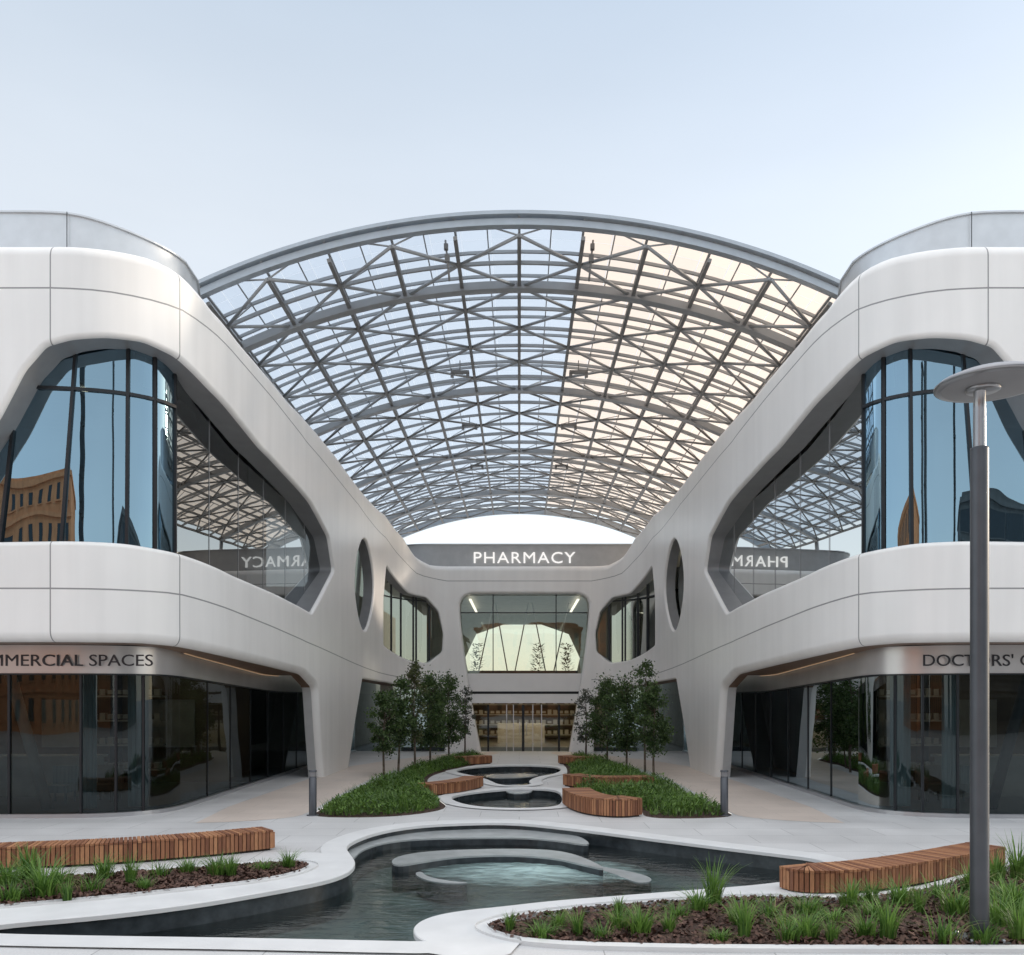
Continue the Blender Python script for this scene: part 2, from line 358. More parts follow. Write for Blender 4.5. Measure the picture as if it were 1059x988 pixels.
def inside(p, P):
    x, y = p; c = False; n = len(P); j = n-1
    for i in range(n):
        xi, yi = P[i]; xj, yj = P[j]
        if (yi > y) != (yj > y) and x < (xj-xi)*(y-yi)/(yj-yi)+xi: c = not c
        j = i
    return c
def offset(P, d):
    """offset closed polygon outward by d"""
    if area(P) < 0: P = P[::-1]
    out = []; n = len(P)
    for i in range(n):
        a, b, c = P[i-1], P[i], P[(i+1) % n]
        t1 = Vector((b[0]-a[0], b[1]-a[1])); t2 = Vector((c[0]-b[0], c[1]-b[1]))
        if t1.length < 1e-9: t1 = t2
        if t2.length < 1e-9: t2 = t1
        n1 = Vector((t1.y, -t1.x)).normalized(); n2 = Vector((t2.y, -t2.x)).normalized()
        m = n1+n2
        if m.length < 1e-6: m = n1
        m.normalize(); k = 1/max(0.6, m.dot(n1))
        out.append((b[0]+m.x*d*k, b[1]+m.y*d*k))
    return out
def cdt(loops, extra=()):
    V = []; E = []
    for P in loops:
        k = len(V); V += [Vector(p) for p in P]; E += [(k+i, k+(i+1) % len(P)) for i in range(len(P))]
    V += [Vector(p) for p in extra]
    v, e, f, *_ = geometry.delaunay_2d_cdt(V, E, [], 0, 1e-6)
    return [tuple(p) for p in v], [tuple(t) for t in f]
def sheet(loops, keep, z, name, m, parent=None, extra=()):
    v, f = cdt(loops, extra); b = MB(); b.v = [(p[0], p[1], z) for p in v]
    for t in f:
        cx = sum(v[i][0] for i in t)/len(t); cy = sum(v[i][1] for i in t)/len(t)
        if keep((cx, cy)):
            if area([v[i] for i in t]) < 0: t = t[::-1]
            b.face(t)
    return b.build(name, m, parent)

def tight(P, d):
    out = []; n = len(P)
    for i in range(n):
        a, b = P[i], P[(i+1) % n]; L = math.dist(a, b); t = min(.33, d/max(L, 1e-6))
        out += [a, (a[0]+(b[0]-a[0])*t, a[1]+(b[1]-a[1])*t), (b[0]+(a[0]-b[0])*t, b[1]+(a[1]-b[1])*t)]
    return out
# ------------------------------------------------------------------ moulded shell
class Path:
    def __init__(s, pts):
        s.p = pts; s.s = [0]
        for i in range(1, len(pts)): s.s.append(s.s[-1]+math.dist(pts[i-1], pts[i]))
        s.px = [CX+F*x/y for x, y in pts]
        s.n = []
        for i in range(len(pts)):
            a, b = pts[max(0, i-1)], pts[min(len(pts)-1, i+1)]
            t = Vector((b[0]-a[0], b[1]-a[1])).normalized(); s.n.append((t.y, -t.x))   # outward (toward the court)
    def _i(s, arr, v):
        lo, hi = 0, len(arr)-2
        while lo < hi:
            m = (lo+hi+1)//2
            if arr[m] <= v: lo = m
            else: hi = m-1
        return lo, (v-arr[lo])/(arr[lo+1]-arr[lo])
    def from_px(s, x, y=None, z=None):
        i, t = s._i(s.px, x)
        (x0, y0), (x1, y1) = s.p[i], s.p[i+1]
        k = (x-CX)/F                           # ray X = k*Y against the segment
        dx, dy = x1-x0, y1-y0; den = dx-k*dy
        t = (k*y0-x0)/den
        S = s.s[i]+(s.s[i+1]-s.s[i])*t; d = y0+dy*t
        return (S, EYE+(HY-y)*d/F if z is None else z)
    def at(s, S):
        i, t = s._i(s.s, S); t = max(0.0, t) if i == 0 else t
        a, b = s.p[i], s.p[i+1]; n0, n1 = s.n[i], s.n[i+1]
        t2 = min(1, max(0, t)); n = Vector((n0[0]*(1-t2)+n1[0]*t2, n0[1]*(1-t2)+n1[1]*t2)).normalized()
        return (a[0]+(b[0]-a[0])*t, a[1]+(b[1]-a[1])*t), n
def poly_at(prof, s):
    for i in range(len(prof)-1):
        if s <= prof[i+1][0]:
            a, b = prof[i], prof[i+1]; t = (s-a[0])/(b[0]-a[0]); return a[1]+(b[1]-a[1])*max(0, t)
    return prof[-1][1]

def build_shell(path, s0, s1, topprof, seams, vseams, aps, parent, mirror=False, name='shell', toproll=0.3, topin=1.4):
    """aps: dicts px / pts, r, depth. Returns the mesh object (materials: cladding, reveal, soffit, light reveal)"""
    V = []; Nn = []; S_ = []; Z_ = []; Fc = []; Mi = []
    def put(s, z, dep, ns, nz, no):      # ns,nz in-surface normal comps, no outward comp
        p, n = path.at(s); t = Vector((-n.y, n.x))
        V.append((p[0]-n.x*dep, p[1]-n.y*dep, z)); nv = Vector((t.x*ns+n.x*no, t.y*ns+n.y*no, nz)).normalized()
        Nn.append(nv); S_.append(s); Z_.append(z); return len(V)-1
    top = [(s, poly_at(topprof, s)) for s in [s0+(s1-s0)*i/160 for i in range(161)]]
    zb = -0.8
    outer = [(s0, zb)]+[(s0+(s1-s0)*i/80, zb) for i in range(1, 80)]+[(s1, zb), (s1, top[-1][1]-toproll)]
    outer += [(s, z-toproll) for s, z in top[::-1][1:-1]]+[(s0, top[0][1]-toproll)]
    loops = [outer]; rings = []
    for a in aps:
        P = resample(chaikin(tight(a['pts'], a['tight']) if 'tight' in a else a['pts'], 2), a.get('step', 0.22))
        if area(P) < 0: P = P[::-1]
        a['P'] = P; r = a['r']; ro = offset(P, r); a['ro'] = ro; loops.append(ro)
    extra = []
    ns_ = int((s1-s0)/0.4); 
    for i in range(1, ns_):
        s = s0+(s1-s0)*i/ns_; z = 0.0
        while z < poly_at(topprof, s)-toproll-0.2:
            z += 0.4
            p = (s+0.002*((i*7) % 5), z)
            if z < poly_at(topprof, s)-toproll-0.15 and not any(inside(p, offset(a['ro'], 0.12)) for a in aps): extra.append(p)
    v, f = cdt(loops, extra)
    base = len(V)
    for s, z in v: put(min(max(s, s0), s1), z, 0, 0, 0, 1)
    for t in f:
        c = (sum(v[i][0] for i in t)/len(t), sum(v[i][1] for i in t)/len(t))
        if not inside(c, outer) or any(inside(c, a['ro']) for a in aps): continue
        if area([v[i] for i in t]) < 0: t = t[::-1]
        Fc.append([base+i for i in t]); Mi.append(0)
    K = 6
    for a in aps:
        r, dep = a['r'], a['depth']; P, ro = a['P'], a['ro']; n = len(P)
        prev = None
        prof = [(1-math.sin(t), 1-math.cos(t), t) for t in [math.pi/2*k/K for k in range(K+1)]]
        rows = [(q*r, d*r, t) for q, d, t in prof]+[(0, dep, math.pi/2)]
        for q, d, t in rows:
            row = []
            for i in range(n):
                p0, p1 = P[i], ro[i]; m = q/r
                dq = a['dfun'](P[i][0]) if ('dfun' in a and d == dep) else d
                pp = (p0[0]+(p1[0]-p0[0])*m, p0[1]+(p1[1]-p0[1])*m)
                dd = Vector((p0[0]-p1[0], p0[1]-p1[1]));  dd = dd.normalized() if dd.length > 1e-9 else Vector((0, 0))
                row.append(put(min(max(pp[0], s0), s1), pp[1], dq, dd.x*math.sin(t), dd.y*math.sin(t), math.cos(t)))
            if prev:
                last = d == dep
                for i in range(n):
                    j = (i+1) % n
                    Fc.append([prev[i], prev[j], row[j], row[i]][::-1])
                    if last:
                        dd = (P[i][1]-ro[i][1])/max(1e-6, math.dist(P[i], ro[i]))
                        Mi.append(a['soff'] if (dd < -0.75 and 'soff' in a) else a.get('rev', 1))
                    else: Mi.append(0)
            prev = row
    # rolled top edge and roof margin
    prev = None
    for k in range(K+3):
        t = math.pi/2*min(k, K)/K
        d = toproll*(1-math.cos(t)) if k <= K else toproll+topin*(k-K)/2
        row = [put(s, z-toproll+toproll*math.sin(t), d, 0, math.sin(t), math.cos(t)) for s, z in top]
        if prev:
            for i in range(len(top)-1): Fc.append([prev[i], prev[i+1], row[i+1], row[i]]); Mi.append(0)
        prev = row
    if mirror:
        V[:] = [(-x, y, z) for x, y, z in V]; Nn[:] = [Vector((-n.x, n.y, n.z)) for n in Nn]; Fc = [q[::-1] for q in Fc]
    # orient every face by the analytic normals
    for i, q in enumerate(Fc):
        a, b_, c = (Vector(V[j]) for j in (q[0], q[1], q[2])); gn = (b_-a).cross(c-a)
        if len(q) == 4: gn = (Vector(V[q[2]])-a).cross(Vector(V[q[3]])-b_)
        if gn.dot(sum((Nn[j] for j in q), Vector())) < 0: Fc[i] = q[::-1]
    me = bpy.data.meshes.new(name); me.from_pydata(V, [], Fc); me.update()
    me.polygons.foreach_set('material_index', Mi); me.polygons.foreach_set('use_smooth', [True]*len(Mi))
    at = me.attributes.new('joint', 'FLOAT_VECTOR', 'POINT')
    for i in range(len(V)):
        s, z = S_[i], Z_[i]
        d = [z-poly_at(sm, s) for sm in seams]+[9, 9]
        vs = s if vseams else -9
        at.data[i].vector = (d[0], d[1], vs)
    me.normals_split_custom_set_from_vertices(Nn)
    return link(name, me, [M['shell'], M['reveal'], M['soffit'], M['reveal_light']], parent)

# the wing's plan: front, rounded corner, long side to the court, cove into the pharmacy front
side = [(-7.2, 21.9), (-6.93, 24.5), (-6.75, 27), (-6.68, 29), (-6.65, 31), (-6.63, 33), (-6.6, 35), (-6.52, 37), (-6.4, 38.7)]
wing_plan = [(-26+i*1.0, 18.5) for i in range(16)]+bez((-9.95, 18.5), (-8.35, 18.5), (-7.4, 19.9), side[0], 22)+side[1:-1]+bez(side[-1], (-6.2, 41.2), (-5.5, 43.4), (-3.6, 43.4), 22)
WP = Path(wing_plan)
S0, S1 = 0.0, WP.s[-1]
tp = [(-640, 250), (50, 250), (95, 252), (130, 257), (160, 264.5), (185, 277), (200, 291), (222, 318), (250, 352), (300, 413), (350, 471), (400, 531), (418, 554), (431, 575), (446, 584), (462, 585)]
WTOP = [WP.from_px(a, b) for a, b in tp]; WTOP[0] = (0, WTOP[0][1])
sm1 = [WP.from_px(a, b) for a, b in [(-600, 299), (79, 299), (131, 305), (187, 320), (222, 345), (317, 457), (370, 521), (400, 557), (418, 580), (432, 594), (462, 601)]]
sm2 = [WP.from_px(a, b) for a, b in [(-600, 608), (79, 609), (131, 610.5), (183, 614), (222, 625), (317, 664), (397, 697), (440, 703), (462, 703)]]
vse = [WP.from_px(a, 500)[0] for a in (-240, -95, 52, 186)]
M['shell'] = shell_mat('white_cladding', vse)
SA, SB = WP.from_px(225, 600)[0], WP.from_px(290, 600)[0]
def wing_aps():
    up = [(-78, 562), (-66, 524), (-2, 432), (24, 382), (46, 357), (72, 350), (110, 348), (150, 353), (184, 369), (218, 402), (270, 463), (322, 520), (341, 556), (346, 590), (323, 634), (290, 616), (240, 594), (185, 572), (130, 562), (0, 560)]
    lo = [('z', -560, -0.5), (-560, 664), (-200, 664), (100, 664), (150, 665), (188, 668.5), (230, 677), (280, 688.5), (316, 697.5), (328, 711), (331, 760), (334, 803), ('z', 335, -0.5)]
    l2 = [(375, 702), (400, 706), (430, 711), (450, 714), (459, 724), (460, 785), ('z', 460, -0.5), ('z', 358.5, -0.5), (361, 790)]
    co = [(400, 585), (411, 601), (423, 614), (441, 618), (453, 632), (458, 655), (457, 674), (443, 686), (424, 683), (397, 667), (397, 620)]
    ov = [(377, 553), (384, 572), (388, 604), (385.5, 632), (378, 657), (371, 640), (366.5, 605), (369.5, 572)]
    def cv(P): return [WP.from_px(p[1], z=p[2]) if p[0] == 'z' else WP.from_px(*p) for p in P]
    return [dict(pts=cv(up), r=0.11, depth=0.75, tight=.45), dict(pts=cv(lo), r=0.22, depth=1.12, soff=2, rev=3, tight=.5, dfun=lambda q: 1.12-.62*min(1, max(0, (q-SA)/(SB-SA)))),
            dict(pts=cv(l2), r=0.08, depth=0.9, soff=2, rev=3, step=.2, tight=.3), dict(pts=cv(co), r=0.08, depth=0.5, step=.15, rev=3, tight=.3), dict(pts=cv(ov), r=0.10, depth=0.5, step=.15, rev=1)]

def mirx(P, mir): return [(-x, y) for x, y in P] if mir else P
def wing(label, name, mir):
    T = thing(name, label, 'building', (17 if mir else -17, 30, 0))
    loc = Vector(T.location)
    bits = []
    def P(o): bits.append(o); return o
    P(build_shell(WP, S0, S1, WTOP, [sm1, sm2], vse, wing_aps(), None, mirror=mir, name='shell'))
    sx = -1 if mir else 1
    def m3(x, y, z): return (sx*x, y, z)
    # upper glazing: bowed front, tight corner, long flat side facing the court
    upf = [(-26, 19.3), (-18, 19.25), (-13, 19.22)]+bez((-11.2, 19.2), (-9.6, 19.22), (-8.35, 19.5), (-8.12, 20.5), 18)
    P(ribbon(mirx(upf, mir), 5.0, 11.9, 'window_glass', M['glass_up']))
    ups = [(-8.12, 20.5), (-7.15, 31.4)]
    P(ribbon(mirx(ups, mir), 4.0, 11.9, 'window_glass', M['glass_side'], smooth=False))
    upb = [(-7.15, 31.5), (-7.1, 35), (-7.0, 38.5)]+bez((-6.95, 38.9), (-6.7, 41.8), (-5.6, 43.95), (-3.7, 43.95), 10)
    P(ribbon(mirx(upb, mir), 4.3, lambda i: 10.2 if upb[i][1] < 38 else 9.0, 'window_glass', M['glass_corner']))
    Ub = Path(upb)
    for x in (404, 414, 427, 430, 444):
        q, n = Ub.at(Ub.from_px(x, 640)[0]); b = MB(); b.bar(m3(q[0]+n.x*.03, q[1]+n.y*.03, 4.4), m3(q[0]+n.x*.03, q[1]+n.y*.03, 8.8), .09, .06); P(b.build('mullion', M['frame']))
    b = MB(); b.sweep([m3(x+.1, y-.05, 7.55) for x, y in upb[3:]], .06, .06); P(b.build('transom', M['frame']))
    # glazing bars of the bow
    U = Path(upf)
    def onu(S, off=-0.03): p, n = U.at(S); return (p[0]+n.x*(-off), p[1]+n.y*(-off))
    def sx_px(x): return U.from_px(x, 500)[0]
    for xt, xb in ((83, 61), (133, 131), (160, 160), (30, -4), (-60, -60)):
        b = MB(); a_, c_ = onu(sx_px(xt)), onu(sx_px(xb)); b.bar(m3(c_[0], c_[1], 5.2), m3(a_[0], a_[1], 11.6), .07, .07); P(b.build('mullion', M['frame']))
    b = MB(); ss = [U.s[0]+(U.s[-1]-U.s[0])*i/50 for i in range(51)]
    b.sweep([m3(*onu(q), 9.55) for q in ss], .06, .07); P(b.build('transom', M['frame']))
    b = MB(); b.bar(m3(-8.1, 20.5, 5), m3(-8.1, 20.5, 11.8), .06, .06)
    for i in range(1, 6):
        t = i/6; b2 = MB(); x = -8.12+.97*t+.012; y = 20.5+10.9*t; b2.bar(m3(x, y, 4.0), m3(x, y, 11.4), .010, .012); P(b2.build('glazing_joint', M['reveal']))
    P(b.build('mullion', M['frame']))
    # ground floor glazing
    lof = [(-26, 19.65), (-18, 19.63), (-13, 19.62)]+bez((-11.4, 19.6), (-9.6, 19.6), (-8.4, 19.75), (-8.3, 21.3), 18)
    P(ribbon(mirx(lof, mir), 0.02, 3.92, 'shopfront_glass', M['glass_low']))
    los = [(-8.3, 21.3), (-8.3, 43.9)]
    P(ribbon(mirx(los, mir), 0.02, 3.95, 'shopfront_glass', M['glass_low'], smooth=False))
    lob = [(-8.3, 43.95), (-3.62, 43.95)]
    P(ribbon(mirx(lob, mir), 0.02, 3.6, 'shopfront_glass', M['glass_low'], smooth=False))
    Lp = Path(lof)
    for x in (84, 10, -95, 148, 120):
        q, n = Lp.at(Lp.from_px(x, 700)[0]); b = MB(); b.bar(m3(q[0]+n.x*.02, q[1]+n.y*.02, .05), m3(q[0]+n.x*.02, q[1]+n.y*.02, 3.3), .05, .05); P(b.build('mullion', M['frame']))
    for i in range(1, 12):
        y = 21.3+i*1.85; b = MB(); b.bar(m3(-8.285, y, .05), m3(-8.285, y, 3.3), .02, .02); P(b.build('glazing_joint', M['frame']))
    for x in (-6.9, -5.4): 
        b = MB(); b.bar(m3(x, 43.9, .05), m3(x, 43.9, 3.5), .08, .08); P(b.build('mullion', M['frame']))
    b = MB(); b.box(m3(-6.6, 43.3, 1.8), (.55, .5, 3.6)); P(b.build('column', M['in_light']))
    # steel sign band round the bow and down the side
    bandp = lof+[(-8.3, 21.3+i*1.4) for i in range(1, 17)]
    bo = Path(bandp); bb = []
    for i in range(len(bandp)): n = bo.n[i]; bb.append((bandp[i][0]+n[0]*.07, bandp[i][1]+n[1]*.07))
    lo = lambda i: 3.25-0.33*min(1, max(0, (bandp[i][1]-20.5)/8.5))
    P(ribbon(mirx(bb, mir), lo, 3.89, 'sign_band', M['sign_steel']))
    b = MB(); bbi = [(x*1, y) for x, y in bb]
    b.sweep([m3(x, y, lo(i)-.012) for i, (x, y) in enumerate(bb)], .05, .035); P(b.build('band_trim', M['frame']))
    lop = [(188, 668.5), (230, 677), (280, 688.5), (316, 697.5), (331, 699)]
    b = MB(); led = []
    for i in range(31):
        px_ = 205+i*4.2; y_ = poly_at(lop, px_)
        S_, z_ = WP.from_px(px_, y_); (x_, d_), n_ = WP.at(S_)
        b.v += [m3(x_-n_.x*.38, d_-n_.y*.38, z_+.012), m3(-8.2, max(d_, 21.0)-n_.y*.2, z_+.012)]; led.append(m3(-8.08, max(d_, 21.0), z_-.012))
    for i in range(30): b.face((2*i, 2*i+2, 2*i+3, 2*i+1))
    P(b.build('soffit', M['soffit']))
    b = MB(); b.sweep(led, .025, .02); P(b.build('light_strip', M['led']))
    b = MB(); b.sweep([m3(bandp[i][0]+bo.n[i][0]*.05, bandp[i][1]+bo.n[i][1]*.05, .045) for i in range(len(bandp))], .14, .09); P(b.build('sill', M['steel']))
    # parapet drum
    dp = [(-26, 20.6), (-14, 20.6)]+bez((-11.9, 20.6), (-10.2, 20.6), (-8.95, 20.85), (-8.62, 22.4), 16)+[(-8.68, 23.4), (-9.2, 25.2), (-10, 27.5), (-10.3, 31), (-10.3, 42), (-26, 42)]
    def dz(i):
        t = min(1, max(0, (dp[i][0]+10.9)/2.1)) if dp[i][1] < 23 else 1.0
        return 14.2-.28*t*t*(3-2*t)
    P(ribbon(mirx(dp[:-1], mir), 10.3, dz, 'parapet', M['parapet']))
    dpi = mirx(dp, mir)
    b = MB(); b.v = [(x, y, 13.0) for x, y in dpi]; b.face(range(len(dpi)) if not mir else range(len(dpi))[::-1]); P(b.build('roof', M['reveal_light']))
    DPp = Path(dp[:-1])
    for x in (-9.2, -12.2, -15.5, -19):
        yy = 20.585; b = MB(); b.box(m3(x-1.5, yy, 12.9), (.015, .012, 2.6)); P(b.build('parapet_joint', M['frame']))
    b = MB(); b.sweep([m3(x, y, dz(i)) for i, (x, y) in enumerate(dp[:-1])], .10, .04); P(b.build('parapet_cap', M['parapet']))
    # inside: slabs, back walls, slanting columns, lamps, curtains
    def slab(z, h, inset, nm, m_):
        pl = [(-25.9, 19.9+inset)]+[(-10.6-inset, 19.95+inset), (-9.3-inset, 20.5), (-8.75-inset, 21.6), (-8.4-inset, 33), (-8.4-inset, 43)]+[(-25.9, 43)]
        b = MB(); n = len(pl)
        b.v = [m3(x, y, z) for x, y in pl]+[m3(x, y, z+h) for x, y in pl]; b.face(range(n)); b.face(range(n, 2*n))
        for i in range(n): j = (i+1) % n; b.face((i, j, n+j, n+i))
        P(b.build(nm, m_))
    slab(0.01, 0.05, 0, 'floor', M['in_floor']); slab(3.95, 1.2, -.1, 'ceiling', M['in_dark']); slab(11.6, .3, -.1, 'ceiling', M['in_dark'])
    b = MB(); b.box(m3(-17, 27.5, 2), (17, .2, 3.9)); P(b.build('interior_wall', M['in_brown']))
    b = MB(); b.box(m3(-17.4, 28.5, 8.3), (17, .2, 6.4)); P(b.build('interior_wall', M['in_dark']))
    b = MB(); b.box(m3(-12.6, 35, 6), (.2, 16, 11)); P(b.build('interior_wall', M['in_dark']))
    for x, z0, z1, dx in ((-11.2, 0, 3.95, -1.1), (-15.0, 0, 3.95, 1.2)):
        b = MB(); b.bar(m3(x, 20.7, z0), m3(x+dx, 20.7, z1), .13, n=10); P(b.build('column', M['in_dark'] if mir else M['in_light']))
    for x, dx in ((-11.6, -1.2), (-9.6, .5)):
        b = MB(); b.bar(m3(x, 21, 5.1), m3(x+dx, 21, 11.6), .12, n=10); P(b.build('column', M['in_dark']))
    for x, y in ((-10.2, 22.5), (-12.5, 21.8), (-12.5, 25), (-9.8, 26.5), (-15.5, 22.6)):
        b = MB(); b.lathe([(0, 0), (.14, 0), (.14, .05), (0, .05)], m3(x, y, 11.54), 12); P(b.build('ceiling_light', M['lampglow']))
        b = MB(); b.lathe([(0, 0), (.10, 0), (.10, .05), (0, .05)], m3(x, y+.5, 3.89), 12); P(b.build('ceiling_light', M['lampglow']))
    for x, y, w, nm in ((-9.4, 20.9, .5, 'c'), (-10.3, 20.5, .35, 'c')):
        b = MB(); k = 10
        pts = [(x+w*i/k, y+.04*math.sin(i*2.2)) for i in range(k+1)]
        P(ribbon(mirx(pts, mir), .1, 3.9, 'curtain', M['curtain']))
    for x, y in ((-10.4, 22.6), (-13.2, 22.6), (-16, 22.6), (-10.4, 25.4), (-13.2, 25.4)):
        b = MB(); b.box(m3(x, y, 3.9), (1.5, .16, .06)); P(b.build('ceiling_light', M['lampglow']))  # light panels added to brighten the shopfront interior
    for k, (x, y) in enumerate(((-10.6, 22.3), (-11.6, 22.0), (-14.6, 21.9))):
        b = MB(); b.box(m3(x, y, .42), (.62, .6, .18)); b.box(m3(x, y+.28, .72), (.62, .12, .5))
        for ax in (-.25, .25):
            for ay in (-.23, .23): b.box(m3(x+ax, y+ay, .17), (.04, .04, .34))
        P(b.build('armchair', M['curtain'] if k % 2 else M['in_brown']))
    for x in (-14.2, -11.0): b = MB(); b.box(m3(x, 27.36, 1.9), (1.6, .06, 1.5)); P(b.build('wall_panel', M['in_light']))
    b = MB(); b.box(m3(-13.2, 23.6, .55), (3.6, .6, 1.1)); b.box(m3(-13.2, 23.55, 1.13), (3.8, .75, .06)); P(b.build('counter', M['in_light']))
    b = MB()
    for i in range(4): b.box(m3(-12.2, 26.9, .5+i*.75), (2.4, .45, .05))
    for k in range(40): b.box(m3(-13.3+(k % 10)*.24, 26.85, .63+(k//10)*.75), (.16, .2, .12+.12*random.random()), mi=0)
    P(b.build('shelf', M['in_light']))
    # rear block behind the court
    b = MB(); b.box(m3(-17.3, 53, 4.2), (17, 17.8, 8.3)); P(b.build('rear_wall', M['in_light']))
    b = MB(); b.box(m3(-26.05, 31, 6), (.1, 24.5, 11.8)); P(b.build('end_wall', M['in_light']))
    for o in bits:
        o.parent = T; o.matrix_parent_inverse = T.matrix_world.inverted(); o.matrix_parent_inverse.translation = -loc
    return T
LW = wing('white sculpted two-storey building on the left marked COMMERCIAL SPACES', 'commercial_building', False)
RW = wing("white sculpted two-storey building on the right marked DOCTORS'", 'clinic_building', True)

def text(body, size, loc, m, parent, name='sign_letters', depth=.02, track=1.0, rot=(R(90), 0, 0), align='LEFT', width=None, bold=0.0):
    cu = bpy.data.curves.new('t', 'FONT'); cu.body = body; cu.size = size; cu.extrude = depth; cu.space_character = track; cu.align_x = align; cu.offset = bold
    cu.resolution_u = 4
    to = bpy.data.objects.new('t', cu); col.objects.link(to)
    dg = bpy.context.evaluated_depsgraph_get(); dg.update()
    me = bpy.data.meshes.new_from_object(to.evaluated_get(dg)); me.name = name
    bpy.data.objects.remove(to); 
    xs = [v.co.x for v in me.vertices]; k = 1.0
    if width: k = width/(max(xs)-min(xs))
    x0 = min(xs) if align == 'LEFT' else (min(xs)+max(xs))/2
    for v in me.vertices: v.co.x = (v.co.x-x0)*k
    me.materials.clear()
    o = link(name, me, m, parent); o.location = Vector(loc)-Vector(parent.location); o.rotation_euler = rot
    return o
# COMMERCIAL SPACES ends at the start of the bow; DOCTORS' starts on the right
def sgnX(px, d=19.52): return (px-CX)*d/F
W1 = sgnX(160)-sgnX(-40)
text('COMMERCIAL SPACES', .37, (sgnX(-42), 19.53, 3.42), M['letters_dark'], LW, width=W1, depth=.012)
text("DOCTORS' CLINICS", .37, (sgnX(955), 19.53, 3.42), M['letters_dark'], RW, width=sgnX(1124)-sgnX(955), depth=.012)

# ------------------------------------------------------------------ pharmacy building at the head of the court
PH = thing('pharmacy_building', 'white two-storey pharmacy block closing the far end of the court', 'building', (0, 46, 0))
cp = [(-3.6+7.2*i/40, 43.4) for i in range(41)]
CP = Path(cp)
ctop = [(0, CP.from_px(537, 585)[1]), (7.2, CP.from_px(537, 585)[1])]
ap = [CP.from_px(*p) for p in [(476, 614), (506, 614), (578, 614), (609, 614), (609, 640), (603, 690), (596, 735), (588, 779)]]+[CP.from_px(587, z=-.5), CP.from_px(498, z=-.5)]+[CP.from_px(*p) for p in [(498, 779), (489, 735), (482, 690), (475.5, 640)]]
zs = CP.from_px(537, 601)[1]
o = build_shell(CP, 0, 7.2, ctop, [[(0, zs), (7.2, zs)]], [], [dict(pts=ap, r=.14, depth=.6, step=.2, rev=1)], None, name='shell', topin=1.6)
pb = [o]
def PP(o): pb.append(o); return o
def cx_(px, d=43.95): return (px-CX)*d/F
def cz_(py, d=43.95): return EYE+(HY-py)*d/F
b = MB(); b.v = [(cx_(470), 43.9, cz_(697)), (cx_(615), 43.9, cz_(697)), (cx_(615), 43.9, cz_(612)), (cx_(470), 43.9, cz_(612))]; b.face((0, 1, 2, 3)); PP(b.build('window_glass', M['glass_mid']))
b = MB(); b.box((cx_(542), 43.8, cz_(706)), (6.6, .28, .9)); PP(b.build('spandrel', M['white_panel']))
b = MB(); b.box((cx_(542), 43.86, cz_(716.5)), (6.4, .2, .12)); PP(b.build('shadow_gap', M['frame']))
b = MB(); b.box((cx_(542), 43.82, cz_(722.6)), (6.2, .24, .46)); PP(b.build('fascia', M['white_panel']))
b = MB(); b.v = [(cx_(488), 43.9, 0.02), (cx_(598), 43.9, 0.02), (cx_(598), 43.9, cz_(728)), (cx_(488), 43.9, cz_(728))]; b.face((0, 1, 2, 3)); PP(b.build('entrance_glass', M['glass_mid']))
for px, w in ((505, .1), (524, .05), (531, .05), (541, .13), (551, .05), (560, .05), (578, .1)):
    b = MB(); b.box((cx_(px), 43.85, cz_(753)), (w, .06, 2.35)); PP(b.build('door_frame', M['frame'] if w > .06 else M['steel']))
for px in (537.5, 544.5):
    b = MB(); b.bar((cx_(px), 43.76, .8), (cx_(px), 43.76, 1.5), .02, n=8); PP(b.build('door_handle', M['steel']))
for px in (510, 575): b = MB(); b.box((cx_(px), 43.86, cz_(655)), (.045, .05, 4.3)); PP(b.build('mullion', M['frame']))
b = MB(); b.box((cx_(542), 43.86, cz_(634)), (6.4, .05, .05)); PP(b.build('transom', M['frame']))
# rooms behind: bright upper hall open to the sky beyond, warm foyer below
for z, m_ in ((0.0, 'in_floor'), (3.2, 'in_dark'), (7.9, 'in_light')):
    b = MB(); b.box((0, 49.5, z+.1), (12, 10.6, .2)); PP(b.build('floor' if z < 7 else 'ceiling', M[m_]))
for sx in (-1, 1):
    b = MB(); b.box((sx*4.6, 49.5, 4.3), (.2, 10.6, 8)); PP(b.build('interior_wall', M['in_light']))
# rear wall with a wide arched opening glazed pale
b = MB()
arch = [(-4.5, 3.3), (4.5, 3.3), (4.5, 8), (-4.5, 8)]
hole = [(-3.3, 3.9), (3.3, 3.9), (3.6, 5.2), (2.9, 6.7), (1.2, 7.3), (-1.2, 7.3), (-2.9, 6.7), (-3.6, 5.2)]
v_, f_ = cdt([arch, hole]); b.v = [(p[0]+.2, 54.6, p[1]) for p in v_]
for t in f_:
    c = (sum(v_[i][0] for i in t)/3, sum(v_[i][1] for i in t)/3)
    if not inside(c, hole): b.face(t)
PP(b.build('interior_wall', M['in_light']))
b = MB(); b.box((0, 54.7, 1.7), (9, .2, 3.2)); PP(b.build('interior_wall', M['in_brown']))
b = MB(); b.v = [(-4.3, 54.4, 3.4), (4.5, 54.4, 3.4), (4.5, 54.4, 7.9), (-4.3, 54.4, 7.9)]; b.face((0, 1, 2, 3)); PP(b.build('window_glass', M['glass_mid']))
for x0, x1 in ((-2.6, -1.6), (-.7, -1.5), (-.6, .3), (1.4, .5), (1.5, 2.5)):
    b = MB(); b.bar((x0+.2, 47.5, 3.3), (x1+.2, 47.5, 7.9), .032, n=8); PP(b.build('column', M['reveal_light']))
for sx in (-1, 1):
    b = MB(); b.box((.25+sx*2.75, 47.5, 7.72), (.12, 6.5, .05)); PP(b.build('ceiling_light', M['lampsoft']))
b = MB(); b.box((.2, 46.3, 3.75), (5.8, .25, .8)); PP(b.build('counter', M['in_dark']))
